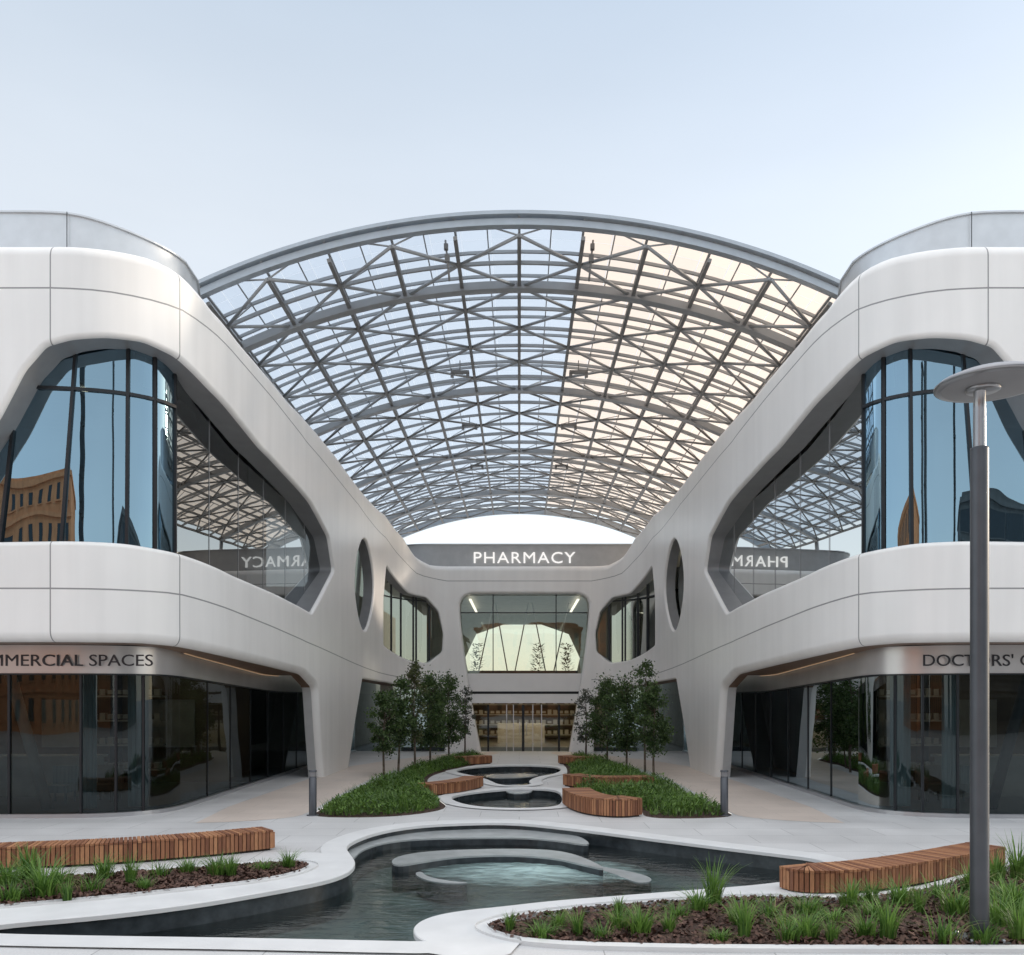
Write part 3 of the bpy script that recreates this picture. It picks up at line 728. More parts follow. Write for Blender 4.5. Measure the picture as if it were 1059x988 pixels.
for x, y, w in ((-1.6, 46.5, .5), (0.2, 47.5, .5), (1.8, 46.3, .5), (-2.4, 49, .4), (2.6, 49, .4)):
    b = MB(); b.box((x, y, 2.85), (w, 1.8, .05)); PP(b.build('ceiling_light', M['foyerglow']))
b = MB(); b.box((.1, 48.4, .65), (2.6, .7, 1.25)); PP(b.build('counter', M['in_light']))
b = MB()
for i in range(4): b.box((0, 52, .5+i*.6), (7, .4, .05))
for k in range(80): b.box((-3.3+(k % 20)*.34, 51.9, .66+(k//20)*.6), (.22, .2, .12+.2*random.random()))
PP(b.build('shelf', M['in_light']))
# roof and the steel sign parapet
b = MB(); b.box((0, 49.8, 9.1), (15.5, 9, .3)); PP(b.build('roof', M['reveal_light']))
pw = [((425-CX)*44.6/F, 44.6), ((668-CX)*44.6/F, 44.6)]
zt = EYE+(HY-563)*44.6/F
pp = bez((pw[0][0]-1.6, 47), (pw[0][0]-1.0, 45.2), (pw[0][0]-.4, 44.6), (pw[0][0]+1.2, 44.6), 8)+bez((pw[1][0]-1.2, 44.6), (pw[1][0]+.4, 44.6), (pw[1][0]+1.0, 45.2), (pw[1][0]+1.6, 47), 8)
PP(ribbon(pp, 8.9, zt, 'sign_parapet', M['sign_parapet']))
b = MB(); b.sweep([(x, y, zt) for x, y in pp], .1, .05); PP(b.build('parapet_cap', M['steel']))
for o in pb: o.parent = PH; o.matrix_parent_inverse.translation = -Vector(PH.location)
text('PHARMACY', .82, ((490-CX)*44.5/F, 44.5, EYE+(HY-582.5)*44.5/F), M['letters_white'], PH, width=105*44.5/F, depth=.03, track=1.12)

# ------------------------------------------------------------------ canopy
CN = thing('arched_canopy', 'barrel-vaulted glass and steel lattice canopy spanning the court', 'canopy', (0, 24.5, 11))
cb = []
def CPt(o): cb.append(o); return o
RU, RL, ZC = 21.5, 20.9, EYE+13.62-21.5
DA = 1.8/20.82; KN = 6; A0 = DA*5.75
rows = [24.5+1.53*j for j in range(25)]
def cpt(a, y, r): return Vector((r*math.sin(a), y, ZC+r*math.cos(a)))
def aup(a): return Vector((math.sin(a), 0, math.cos(a)))
def arc(y, r, w, h, name, m, n=36):
    b = MB(); an = [-A0+2*A0*i/n for i in range(n+1)]
    b.sweep([cpt(a, y, r) for a in an], w, h, ups=[aup(a) for a in an]); return CPt(b.build(name, m))
arc(24.40, 21.44, .28, .10, 'rim_beam', M['canopy_rim'], 60)
arc(24.52, 21.25, .24, .19, 'rim_beam', M['canopy_rim'], 60)
arc(61.3, 21.1, .25, .5, 'rim_beam', M['canopy_rim'], 60)
for j, y in enumerate(rows):
    if j in (2, 8, 14, 20): arc(y, RL, .34, .24, 'arch_rib', M['canopy'])
    elif j > 0: arc(y, RL, .085, .10, 'arch_rib', M['canopy'])
ks = [DA*k for k in range(-5, 6)]
for a in [-A0]+ks+[A0]:
    b = MB(); b.bar(cpt(a, 24.5, RL), cpt(a, 61.2, RL), .11, .11, up=aup(a)); CPt(b.build('purlin', M['canopy_dark']))
    b = MB(); b.bar(cpt(a, 24.4, RU-.09), cpt(a, 61.2, RU-.09), .07, .10, up=aup(a)); CPt(b.build('glazing_bar', M['canopy']))
for j in range(25):
    arc(24.9+1.5*j, RU-.08, .065, .09, 'glazing_bar', M['canopy'], 28)
for a in [DA*(k+.5) for k in range(-6, 6)]:
    if abs(a) < A0: b = MB(); b.bar(cpt(a, 24.4, RU-.06), cpt(a, 61.2, RU-.06), .035, .06, up=aup(a)); CPt(b.build('glazing_bar', M['canopy']))
rest = MB(); cnt = 0
for j in range(24):
    for k in range(-6, 6):
        a0 = max(-A0, min(A0, DA*k)); a1 = max(-A0, min(A0, DA*(k+1)))
        if (j+k) % 2 == 0: p, q = cpt(a0, rows[j], RL), cpt(a1, rows[j+1], RL)
        else: p, q = cpt(a1, rows[j], RL), cpt(a0, rows[j+1], RL)
        if cnt < 96: b = MB(); b.bar(p, q, .05, n=6); CPt(b.build('brace', M['canopy'])); cnt += 1
        else: rest.bar(p, q, .05, n=5)
CPt(tag(rest.build('brace', M['canopy_dark']), kind='stuff'))
rest = MB(); cnt = 0
for j in range(0, 25):
    for k in range(-5, 6):
        if (j+k) % 2 == 0:
            a = DA*k; p = cpt(a, rows[j], RL)
            for da in (-DA*.5, DA*.5):
                q = cpt(a+da, rows[j]+.38, RU-.1)
                if cnt < 96: b = MB(); b.bar(p, q, .026, n=5); CPt(b.build('strut', M['canopy'])); cnt += 1
                else: rest.bar(p, q, .026, n=4)
CPt(tag(rest.build('strut', M['canopy_dark']), kind='stuff'))
for (a0, a1, m_) in ((-A0, DA*1, 'roof_blue'), (DA*1, A0, 'roof_cream')):
    b = MB(); n = max(1, round((a1-a0)/DA*2))
    for j in range(25):
        y0, y1 = 24.3+1.5*j, min(61.4, 24.3+1.5*(j+1))
        for i in range(n):
            p, q = a0+(a1-a0)*i/n+.0004, a0+(a1-a0)*(i+1)/n-.0004; k = len(b.v)
            b.v += [tuple(cpt(p, y0, RU)), tuple(cpt(q, y0, RU)), tuple(cpt(q, y1-.012, RU)), tuple(cpt(p, y1-.012, RU))]; b.face((k, k+1, k+2, k+3))
    CPt(b.build('roof_panel', M[m_]))
for sx in (-1, 1):      # hanging services rods near the front truss
    a = DA*sx*1.17
    b = MB(); b.bar(cpt(a, 25.4, RU-.15), cpt(a, 25.4, RL-.75), .03, n=6); b.box(cpt(a, 25.4, RL-.1), (.14, .14, .2)); b.box(cpt(a, 25.4, RU-.35), (.12, .12, .16)); CPt(b.build('hanger_rod', M['canopy_dark']))
    for y in (33.5, 40, 47): 
        b = MB(); p = cpt(a*1.1, y, RL-.35); b.box(p, (.7, .16, .1)); b.bar(p, p+Vector((0, 0, .45)), .02, n=6); b.box(p+Vector((.3, 0, -.1)), (.12, .12, .2)); b.box(p+Vector((-.3, 0, -.1)), (.12, .12, .2)); CPt(b.build('light_fitting', M['canopy_dark']))
    for j in range(0, 25, 4):
        y = rows[j]+.2; b = MB(); p = cpt(sx*A0, y, RL); b.bar(p+Vector((0, 0, .2)), Vector((p.x+sx*.4, y, 12.9 if y < 41.5 else 8.2)), .14, n=8); CPt(b.build('support_post', M['canopy']))
for o in cb: o.parent = CN; o.matrix_parent_inverse.translation = -Vector(CN.location)

# ------------------------------------------------------------------ ground, pools, beds
main_px = [(-55, 966), (0, 956), (100, 948), (200, 936), (290, 920.5), (338, 911), (359, 903), (366, 894), (360, 885), (355, 878), (362, 871), (387, 861.5), (423, 855), (464, 852), (530, 850.5), (596, 857.5), (673, 867.5), (750, 877), (800, 883), (850, 889), (862, 898), (835, 910), (790, 917), (698, 924), (635, 929), (571, 934), (520, 940), (480, 944), (452, 949), (436, 955.5), (430.5, 962), (433, 968.5), (440, 973.5), (449, 976.2), (428, 976.6), (270, 973), (94, 970.5), (0, 968.5)]
pool2_px = [(463, 826), (472, 822.5), (490, 819.5), (521, 816.5), (548, 815.5), (575, 817), (583, 822), (583, 831), (575, 835.5), (540, 837), (500, 836), (475, 832)]
pool3_px = [(468, 798), (480, 794.5), (510, 792), (545, 791.5), (575, 793), (583, 796.5), (575, 801), (556, 804), (547, 808.5), (552, 812), (535, 813.5), (515, 812.5), (506, 808), (495, 804), (478, 801)]
pools = [resample(chaikin(gpl(main_px), 2), .25), resample(chaikin(gpl(pool2_px), 2), .25), resample(chaikin(gpl(pool3_px), 2), .25)]
bedL_px = [(-160, 918), (-60, 914), (0, 912), (64, 909), (127, 905), (204, 900), (270, 895), (308, 893.5), (322, 897), (305, 905), (260, 914), (178, 922.5), (127, 928), (0, 939.5), (-90, 946), (-200, 940)]
bedR_px = [(501, 962), (512, 956), (530, 951), (571, 946), (622, 940), (698, 934.5), (790, 930), (840, 932), (885, 932), (930, 927.5), (964, 921.5), (1000, 911), (1045, 900), (1070, 884), (1180, 880), (1300, 900), (1300, 982), (1059, 982), (790, 982), (622, 979.5), (558, 976), (525, 971)]
bed3_px = [(317, 845), (335, 835), (360, 822), (385, 811), (410, 802), (440, 792), (470, 783), (500, 783), (508, 787), (485, 793), (455, 799), (440, 806), (446, 816), (452, 826), (466, 836), (430, 843), (380, 846)]
bed4_px = [(764, 845), (745, 836), (715, 822), (690, 811), (668, 802), (640, 793), (620, 785), (590, 783), (580, 788), (588, 797), (583, 806), (590, 816), (600, 824), (630, 832), (664, 838), (666, 846), (710, 847)]
beds = [resample(chaikin(gpl(p), 2), .3) for p in (bedL_px, bedR_px, bed3_px, bed4_px)]
BIG = [(-900, -300), (900, -300), (900, 1500), (-900, 1500)]
near = resample([(-40, -8), (40, -8), (40, 80), (-40, 80)], 8)
g = sheet([BIG, near]+pools+beds, lambda c: not any(inside(c, p) for p in pools+beds), 0.0, 'pavement', M['paving'])
tag(g, kind='structure')
# warm paving strips down each side of the court
for sx, pxs in ((-1, [(186, 852), (330, 802), (372, 790), (478, 778), (520, 778), (505, 782), (440, 788), (395, 800), (350, 822), (317, 842), (300, 846), (250, 850)]),
                (1, [(888, 852), (744, 802), (702, 790), (598, 778), (566, 778), (580, 782), (640, 790), (680, 800), (724, 822), (757, 842), (775, 846), (830, 850)])):
    P_ = resample(chaikin(gpl(pxs), 1), .8); P_ = [p for p in P_]
    o = sheet([P_]+beds[2:], lambda c: inside(c, P_) and not any(inside(c, q) for q in beds), .004, 'path', M['path']); tag(o, kind='structure')

def wall_ring(P, z0, z1, name, m):
    if area(P) < 0: P = P[::-1]
    b = MB(); n = len(P)
    for x, y in P: b.v += [(x, y, z0), (x, y, z1)]
    for i in range(n): j = (i+1) % n; b.face((2*i, 2*i+1, 2*j+1, 2*j), 0, True)
    return b.build(name, m)
def segdist(p, P):
    best = 9e9; n = len(P)
    for i in range(n):
        a, b = P[i], P[(i+1) % n]; dx, dy = b[0]-a[0], b[1]-a[1]; L = dx*dx+dy*dy
        t = max(0, min(1, ((p[0]-a[0])*dx+(p[1]-a[1])*dy)/L)) if L > 0 else 0
        best = min(best, math.hypot(p[0]-a[0]-dx*t, p[1]-a[1]-dy*t))
    return best
WZ = -0.28
def rim(c, P, w):
    d = segdist(c, P)
    return d < w*1.04 or (w > .4 and d < .98 and (segdist(c, beds[0]) < .98 or segdist(c, beds[1]) < .98))
def coping(P, w, avoid, name='pool_coping', top=.022):
    """flat stone rim with a small overhang and eased edge; widens to meet the beds beside it"""
    if area(P) < 0: P = P[::-1]
    out = resample(offset(P, w), .4); lip = offset(P, -.03)
    loops = [lip, out]+avoid
    if w > .4: loops += [resample(offset(P, .95), .4)]+[resample(offset(q, .95), .4) for q in beds[:2]]
    o = sheet(loops, lambda c: not inside(c, lip) and rim(c, P, w) and not any(inside(c, q) for q in avoid), top, name, M['coping'])
    b = MB(); n = len(lip)
    e = offset(P, -.042)
    for i in range(n): b.v += [(lip[i][0], lip[i][1], top), (e[i][0], e[i][1], top-.012), (e[i][0], e[i][1], -.045), (P[i][0], P[i][1], -.045)]
    for i in range(n):
        j = (i+1) % n
        for k in range(3): b.face((4*i+k, 4*i+k+1, 4*j+k+1, 4*j+k), 0, k < 1)
    r2 = b.mesh('e'); base = o.data
    m2 = MB(); m2.v = [tuple(v.co) for v in base.vertices]; m2.f = [tuple(p.vertices) for p in base.polygons]; m2.mi = [0]*len(m2.f); m2.sm = [False]*len(m2.f)
    k0 = len(m2.v); m2.v += b.v
    for f in b.f: m2.face([k0+i for i in f])
    bpy.data.objects.remove(o)
    return tag(m2.build(name, M['coping']), kind='structure')
for i, P_ in enumerate(pools):
    tag(wall_ring(P_, -.62, 0.0, 'pool_wall', M['poolwall']), kind='structure')
    tag(sheet([P_], lambda c: inside(c, P_), -.62, 'pool_floor', M['poolfloor']), kind='structure')
    tag(sheet([P_], lambda c: inside(c, P_), WZ if i == 0 else -.2, 'water', M['water']), kind='structure')
    coping(P_, .42 if i == 0 else .35, beds+[q for q in pools if q is not P_])

def slabpoly(P, z, h, name, m):
    P = resample(chaikin(P, 2), .2)
    if area(P) < 0: P = P[::-1]
    v, f = cdt([P]); b = MB(); b.v = [(p[0], p[1], z) for p in v]
    for t in f:
        c = (sum(v[i][0] for i in t)/len(t), sum(v[i][1] for i in t)/len(t))
        if inside(c, P):
            if area([v[i] for i in t]) < 0: t = t[::-1]
            b.face(t, 0)
    n = len(P); k = len(b.v)
    for x, y in P: b.v += [(x, y, z), (x, y, z-.03), (x, y, z-h)]
    for i in range(n):
        j = (i+1) % n; b.face((k+3*i, k+3*i+1, k+3*j+1, k+3*j), 0); b.face((k+3*i+1, k+3*i+2, k+3*j+2, k+3*j+1), 1)
    return b.build(name, [m, M['poolwall']])
LZ = -.13
def lp(pts, z=LZ): return gpl(pts, z)
l1 = lp([(366, 888), (374, 879), (398, 871), (440, 867), (530, 866), (572, 868.5), (611, 875), (606, 868), (590, 862)])+gpl([(530, 849), (440, 851), (395, 856), (358, 868), (350, 878), (358, 886)])
tag(slabpoly(l1, LZ, .5, 'pool_ledge', M['ledge']), kind='structure')
l2 = lp([(403, 891), (412, 884.5), (440, 880), (480, 878), (530, 877), (575, 878.5), (602, 885), (632, 900), (600, 893), (575, 887), (530, 883.5), (475, 885), (440, 890), (412, 895)])
tag(slabpoly(l2, LZ-.01, .5, 'pool_ledge', M['ledge']), kind='structure')
l3 = lp([(600, 893), (640, 899), (668, 905), (676, 911), (662, 913.5), (648, 909), (630, 902)], WZ+.012)
tag(slabpoly(l3, WZ+.012, .3, 'pool_ledge', M['ledge']), kind='structure')
l4 = lp([(428, 903), (436, 901), (440, 906), (462, 911), (490, 913), (462, 914), (436, 909)], WZ+.012)
tag(slabpoly(l4, WZ+.012, .3, 'pool_ledge', M['ledge']), kind='structure')
for pts in ([(500, 801), (545, 800), (560, 801.5), (545, 804), (505, 805)], [(522, 811.5), (545, 811.5), (552, 816), (548, 820.5), (522, 820.5)]):
    tag(slabpoly(gpl(pts, -.05), -.05, .4, 'pool_step', M['ledge']), kind='structure')
# bubbling fountain: low boiling mound of aerated water
fm = bpy.data.materials.new('foam'); nt, out = nodes(fm); L = nt.links.new
d_ = N(nt, 'ShaderNodeBsdfPrincipled'); d_.inputs['Base Color'].default_value = (.48, .66, .64, 1); d_.inputs['Roughness'].default_value = .12
tr_ = N(nt, 'ShaderNodeBsdfTransparent'); mx_ = N(nt, 'ShaderNodeMixShader')
tc_ = N(nt, 'ShaderNodeTexCoord'); mp_ = N(nt, 'ShaderNodeMapping'); mp_.inputs['Scale'].default_value = (1, 2.2, 1); nz_ = N(nt, 'ShaderNodeTexNoise'); nz_.inputs['Scale'].default_value = 2.6; nz_.inputs['Detail'].default_value = 6
L(tc_.outputs['Object'], mp_.inputs[0]); L(mp_.outputs[0], nz_.inputs[0])
at_ = N(nt, 'ShaderNodeAttribute'); at_.attribute_name = 'edge'
ad_ = N(nt, 'ShaderNodeMath', operation='SUBTRACT'); L(nz_.outputs['Fac'], ad_.inputs[0]); L(at_.outputs['Fac'], ad_.inputs[1])
mr_ = N(nt, 'ShaderNodeMapRange'); mr_.inputs['From Min'].default_value = -.22; mr_.inputs['From Max'].default_value = .42; mr_.inputs['To Max'].default_value = .8
L(ad_.outputs[0], mr_.inputs[0]); L(mr_.outputs[0], mx_.inputs[0]); L(tr_.outputs[0], mx_.inputs[1]); L(d_.outputs[0], mx_.inputs[2]); L(mx_.outputs[0], out.inputs[0])
bp_ = N(nt, 'ShaderNodeBump'); bp_.inputs['Distance'].default_value = .05; L(nz_.outputs['Fac'], bp_.inputs['Height']); L(bp_.outputs[0], d_.inputs['Normal'])
fc = gp(552, 901, WZ)
b = MB(); nr, na = 14, 48; fw = MB()
b.v.append((0, 0, .05)); ed = [0]
for i in range(1, nr+1):
    r = i/nr
    for j in range(na):
        t = 2*math.pi*j/na; h = .05*(1-r)**2+.012*math.sin(i*1.9+j*.8)*(1-r)
        b.v.append((r*1.95*math.cos(t), r*1.25*math.sin(t), h+.004)); ed.append(r*.62)
for j in range(na): b.face((0, 1+j, 1+(j+1) % na), 0, True)
for i in range(nr-1):
    for j in range(na): a = 1+i*na; b.face((a+j, a+na+j, a+na+(j+1) % na, a+(j+1) % na), 0, True)
fo = b.build('fountain_bubbler', fm); fo.location = (fc[0], fc[1], WZ)
at = fo.data.attributes.new('edge', 'FLOAT', 'POINT')
for i, e in enumerate(ed): at.data[i].value = e
tag(fo, 'pale turquoise bubbling water in the middle of the large front pool', 'fountain')

# beds: soil mounds with bark, white kerbs
def bed(P, z=.01, relief=.04):
    if area(P) < 0: P = P[::-1]
    xs = [p[0] for p in P]; ys = [p[1] for p in P]; ex = []
    st = .28; x = min(xs)
    while x < max(xs):
        y = min(ys)
        while y < max(ys):
            p = (x+random.uniform(-.08, .08), y+random.uniform(-.08, .08))
            if inside(p, P) and segdist(p, P) > .1: ex.append(p)
            y += st
        x += st
    v, f = cdt([P], ex); b = MB()
    for p in v:
        e = segdist(p, P); b.v.append((p[0], p[1], z-.03+(relief*min(1, e/.4)+random.uniform(0, .03)*min(1, e/.2))))
    for t in f:
        c = (sum(v[i][0] for i in t)/len(t), sum(v[i][1] for i in t)/len(t))
        if inside(c, P):
            if area([v[i] for i in t]) < 0: t = t[::-1]
            b.face(t, 0, True)
    tag(b.build('soil', M['soil']), kind='structure')
for P_ in beds: bed(P_)
def kerb(P, w, name='kerb', z=.05, avoid=()):
    o = resample(offset(P, w), .4)
    if area(P) < 0: P = P[::-1]
    q = sheet([P, o], lambda c: not inside(c, P) and segdist(c, P) < w*1.05 and not any(inside(c, a) or (a is pools[0] and rim(c, a, .42)) for a in avoid), z, name, M['coping'])
    me = q.data; b = MB(); b.v = [tuple(v.co) for v in me.vertices]; 
    for p in me.polygons: b.face(tuple(p.vertices))
    for L_ in (P, o):
        k = len(b.v)
        for x, y in L_: b.v += [(x, y, z), (x, y, -.05)]
        n = len(L_)
        for i in range(n): j = (i+1) % n; b.face((k+2*i, k+2*j, k+2*j+1, k+2*i+1))
    bpy.data.objects.remove(q)
    tag(b.build(name, M['coping']), kind='structure')
kerb(beds[0], .16, avoid=pools); kerb(beds[1], .15, avoid=pools)
# bark chips in the two front beds
b = MB()
def rnd_in(P, n):
    xs = [p[0] for p in P]; ys = [p[1] for p in P]; out = []
    while len(out) < n:
        p = (random.uniform(min(xs), max(xs)), random.uniform(min(ys), max(ys)))
        if inside(p, P): out.append(p)
    return out
for P_, n in ((beds[0], 9000), (beds[1], 15000)):
    for x, y in rnd_in(P_, n):
        if y > 16.5 or abs(x) > 9.5: continue
        s = random.uniform(.008, .022); z = .035+random.uniform(0, .03); t = random.uniform(0, 6.28); l = s*random.uniform(1, 2.2)
        k = len(b.v); cs, sn = math.cos(t), math.sin(t); tz = random.uniform(-.02, .02); ty = random.uniform(-.015, .015)
        for dx, dy, q in ((-l, -s, -tz-ty), (l, -s, tz-ty), (l*.8, s, tz+ty), (-l, s, -tz+ty)): b.v.append((x+dx*cs-dy*sn, y+dx*sn+dy*cs, z+q))
        b.face((k, k+1, k+2, k+3))
tag(b.build('bark_mulch', M['chips']), 'brown bark mulch scattered over the two front beds', 'mulch', kind='stuff')

# grass clumps
def tuft_mesh(seed, h, n, spread):
    rr = random.Random(seed); b = MB()
    for i in range(n):
        t = rr.uniform(0, 6.283); r0 = rr.uniform(0, .07)*spread*4; x0, y0 = r0*math.cos(t), r0*math.sin(t)
        t2 = t+rr.uniform(-.7, .7); L_ = h*rr.uniform(.45, 1.1); w = rr.uniform(.006, .013); bend = rr.uniform(.15, 1.0)*spread*2.2
        k = len(b.v); sg = 5; cs, sn = math.cos(t2), math.sin(t2)
        for j in range(sg+1):
            u = j/sg; d = bend*L_*u*u; z = L_*(u-.35*bend*u*u*u); ww = w*(1-u*.92)
            x, y = x0+cs*d, y0+sn*d
            b.v += [(x-sn*ww, y+cs*ww, z), (x+sn*ww, y-cs*ww, z)]
        for j in range(sg): b.face((k+2*j, k+2*j+1, k+2*j+3, k+2*j+2), 0, True)
    return b.mesh('grass_clump')
tm = [tuft_mesh(s, h, n, sp) for s, h, n, sp in ((1, .42, 120, .34), (2, .33, 130, .55), (3, .52, 80, .26), (4, .27, 120, .65), (5, .38, 170, .45), (6, .36, 60, .6), (7, .46, 140, .5))]
for m_ in tm: m_.materials.append(M['grass'])
tuftsL = [(12, 934, 1.0), (44, 930, 1.35), (8, 918, 1.1), (60, 916, 1.0), (70, 934, .7), (95, 924, .9), (108, 912, .8), (135, 916, .85), (165, 909, .8), (150, 922, .6), (195, 905, .8), (225, 908, 1.0), (238, 909, .8), (272, 902, .75), (298, 900, .65), (-30, 925, 1.2), (-70, 932, 1.1), (30, 912, 1.2)]
tuftsR = [(560, 971, .75), (528, 964, .5), (598, 969, .7), (640, 962, .75), (662, 968, .9), (622, 972, .6), (692, 966, .65), (700, 950, .7), (738, 938, 1.2), (722, 944, .8), (770, 972, .9), (765, 958, .8), (795, 950, .8), (812, 962, .9), (835, 972, .9), (835, 948, .9), (862, 955, .8), (880, 940, .9), (905, 950, .9), (918, 974, 1.1), (930, 938, .9), (950, 948, .7), (970, 930, 1.0), (975, 976, .95), (990, 948, 1.1), (1005, 925, 1.0), (1035, 960, 1.2), (1040, 935, 1.3), (1052, 912, 1.3), (1056, 975, 1.1), (1030, 915, 1.1), (745, 975, .6), (578, 962, .55), (815, 975, .7), (895, 972, .75), (1018, 978, .8), (640, 948, .5), (900, 936, .8), (1085, 930, 1.3), (1110, 960, 1.2), (860, 976, .6), (1050, 946, 1.0)]
def tuft_label(i, x, y, s, side):
    size = 'small' if s < .75 else ('medium' if s < 1.0 else 'tall')
    return size
ORD = 'first second third fourth fifth sixth seventh eighth ninth tenth eleventh twelfth thirteenth fourteenth fifteenth sixteenth seventeenth eighteenth nineteenth twentieth'.split()
for side_, L_ in (('left', tuftsL), ('right', tuftsR)):
    ymid = 919 if side_ == 'left' else 953
    for row_ in ('back', 'front'):
        rowl = sorted([t for t in L_ if (t[1] < ymid) == (row_ == 'back')])
        vis = [t for t in rowl if 0 <= t[0] <= 1059]
        for i, (x, y, s) in enumerate(rowl):
            p = gp(x, y); o = bpy.data.objects.new('grass_clump', tm[(i*3+len(L_)) % 7]); col.objects.link(o)
            k_ = s*1.14; o.location = (p[0], p[1], .02); o.scale = (k_, k_, k_*random.uniform(.85, 1.1)); o.rotation_euler = (0, 0, random.uniform(0, 6.28))
            size = 'small' if s < .75 else ('medium sized' if s < 1.0 else 'tall')
            where = '%s from %s in %s row of %s front bed' % (((ORD[vis.index((x, y, s))], 'left') if vis.index((x, y, s)) < len(vis)/2 else (ORD[len(vis)-1-vis.index((x, y, s))], 'right'))[:2] + (row_, side_)) if (x, y, s) in vis else 'beyond the outer end of %s row of %s front bed' % (row_, side_)
            tag(o, '%s grass clump %s' % (size, where), 'grass clump', 'ornamental grass clumps in the front beds')

# ground cover in the court beds
b = MB()
for P_, n in ((beds[2], 13000), (beds[3], 11000)):
    for x, y in rnd_in(P_, n):
        e = segdist((x, y), P_)
        if e < .12: continue
        hh = min(1, e/.5)*(.26+.20*math.sin(x*2.3+1)*math.cos(y*1.1)+.08*math.sin(x*7)*math.sin(y*4))
        if hh < .12 and random.random() < .5: continue
        z = .02+random.uniform(.2, 1)*hh; t = random.uniform(0, 6.28); l = random.uniform(.05, .10); w = l*.3
        k = len(b.v); cs, sn = math.cos(t), math.sin(t); up = random.uniform(.1, 1.1)*l
        b.v += [(x-sn*w, y+cs*w, z), (x+sn*w, y-cs*w, z), (x+cs*l+sn*w*.5, y+sn*l-cs*w*.5, z+up), (x+cs*l-sn*w*.3, y+sn*l+cs*w*.3, z+up)]
        b.face((k, k+1, k+2, k+3))
for P_, n in ((beds[2], 9000), (beds[3], 8000)):
    for x, y in rnd_in(P_, n):
        e = segdist((x, y), P_)
        if e < .15: continue
        L_ = random.uniform(.2, .5)*min(1, .4+e)*(1+.3*math.sin(x*3.1+y*2.3)); t = random.uniform(0, 6.28); cs, sn = math.cos(t), math.sin(t); w = .010; k = len(b.v)
        for u in (0, .55, 1):
            d = L_*.55*u*u; b.v += [(x+cs*d-sn*w*(1.05-u), y+sn*d+cs*w*(1.05-u), .02+L_*u*(1-.2*u)), (x+cs*d+sn*w*(1.05-u), y+sn*d-cs*w*(1.05-u), .02+L_*u*(1-.2*u))]
        b.face((k, k+1, k+3, k+2)); b.face((k+2, k+3, k+5, k+4))
tag(b.build('ground_cover', M['cover']), 'low leafy green planting filling the beds down the court', 'planting', kind='stuff')

# ------------------------------------------------------------------ benches
def bench(pts, width, h, name, label, closed_ends=True, side=1, slat=.056, group=None, reach=None):
    """pts: front foot line left to right, body extends away from camera"""
    P_ = Path(resample(chaikin(pts, 2, closed=False), .2, closed=False)); Ln = P_.s[-1]
    cx0 = sum(p[0] for p in P_.p)/len(P_.p); cy0 = sum(p[1] for p in P_.p)/len(P_.p)
    T = thing(name, label, 'bench', (cx0, cy0, 0), group)
    n = int(Ln/(slat+.014)); b = MB()
    def q(S, d): 
        p, nn = P_.at(max(0.0, min(Ln, S))); return (p[0]-nn.x*d-cx0, p[1]-nn.y*d-cy0)
    # slats wrap the front face and the seat
    for i in range(n):
        s0 = Ln*i/n+.007; s1 = Ln*(i+1)/n-.007; dz = random.uniform(-.002, .002); tk = .035
        for (d0, d1, z0, z1) in ((0+dz, tk, .04, h-.002), (width-tk, width, .04, h-.002)):
            k = len(b.v)
            for z in (z0, z1-tk-.002):
                for S, d in ((s0, d0), (s1, d0), (s1, d1), (s0, d1)): x, y = q(S, d); b.v.append((x, y, z))
            for f in ((0, 3, 2, 1), (4, 5, 6, 7), (0, 1, 5, 4), (1, 2, 6, 5), (2, 3, 7, 6), (3, 0, 4, 7)): b.face([k+a for a in f])
        k = len(b.v)
        for z in (h-tk+dz, h+dz):
            for S, d in ((s0, -.004), (s1, -.004), (s1, width+.004), (s0, width+.004)): x, y = q(S, d); b.v.append((x, y, z))
        for f in ((0, 3, 2, 1), (4, 5, 6, 7), (0, 1, 5, 4), (1, 2, 6, 5), (2, 3, 7, 6), (3, 0, 4, 7)): b.face([k+a for a in f])
    for S in (0.004, Ln-.004):          # end boards
        m = int(width/.09)
        for i in range(m):
            a, c = width*i/m+.006, width*(i+1)/m-.006; p0 = q(S, a); p1 = q(S, c)
            b.bar(((p0[0]+p1[0])/2, (p0[1]+p1[1])/2, .04), ((p0[0]+p1[0])/2, (p0[1]+p1[1])/2, h-.04), width/m-.012, .03, up=Vector((q(S, 1)[0]-q(S, 0)[0], q(S, 1)[1]-q(S, 0)[1], 0)).normalized())
    b.build('slats', M['wood'], T)
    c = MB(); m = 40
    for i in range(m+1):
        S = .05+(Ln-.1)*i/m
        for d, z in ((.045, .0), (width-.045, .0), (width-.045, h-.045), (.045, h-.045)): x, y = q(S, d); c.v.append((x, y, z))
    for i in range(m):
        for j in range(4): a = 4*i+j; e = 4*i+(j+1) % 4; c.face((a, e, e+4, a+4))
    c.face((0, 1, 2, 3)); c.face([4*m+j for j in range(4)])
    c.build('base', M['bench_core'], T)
    return T
bench(gpl([(-230, 911), (-80, 904), (0, 900.5), (90, 896.5), (150, 892.5), (220, 886.5), (283, 879.5)]), .55, .36, 'curved_bench', 'long curved timber slat bench behind the left front grass bed')
bench(gpl([(806, 920.5), (822, 925.5), (855, 927), (900, 924), (950, 917), (1004, 906), (1040, 898)]), .58, .34, 'curved_bench', 'curved timber slat bench beside the lamp post on the right')
bench(gpl([(446, 824), (466, 822), (486, 819), (500, 814.5)]), .6, .34, 'curved_bench', 'low timber bench edging the left court bed by the second pool')
bench(gpl([(468, 791.5), (490, 791.5), (509, 790)]), .6, .34, 'curved_bench', 'small far timber bench left of the pharmacy entrance')
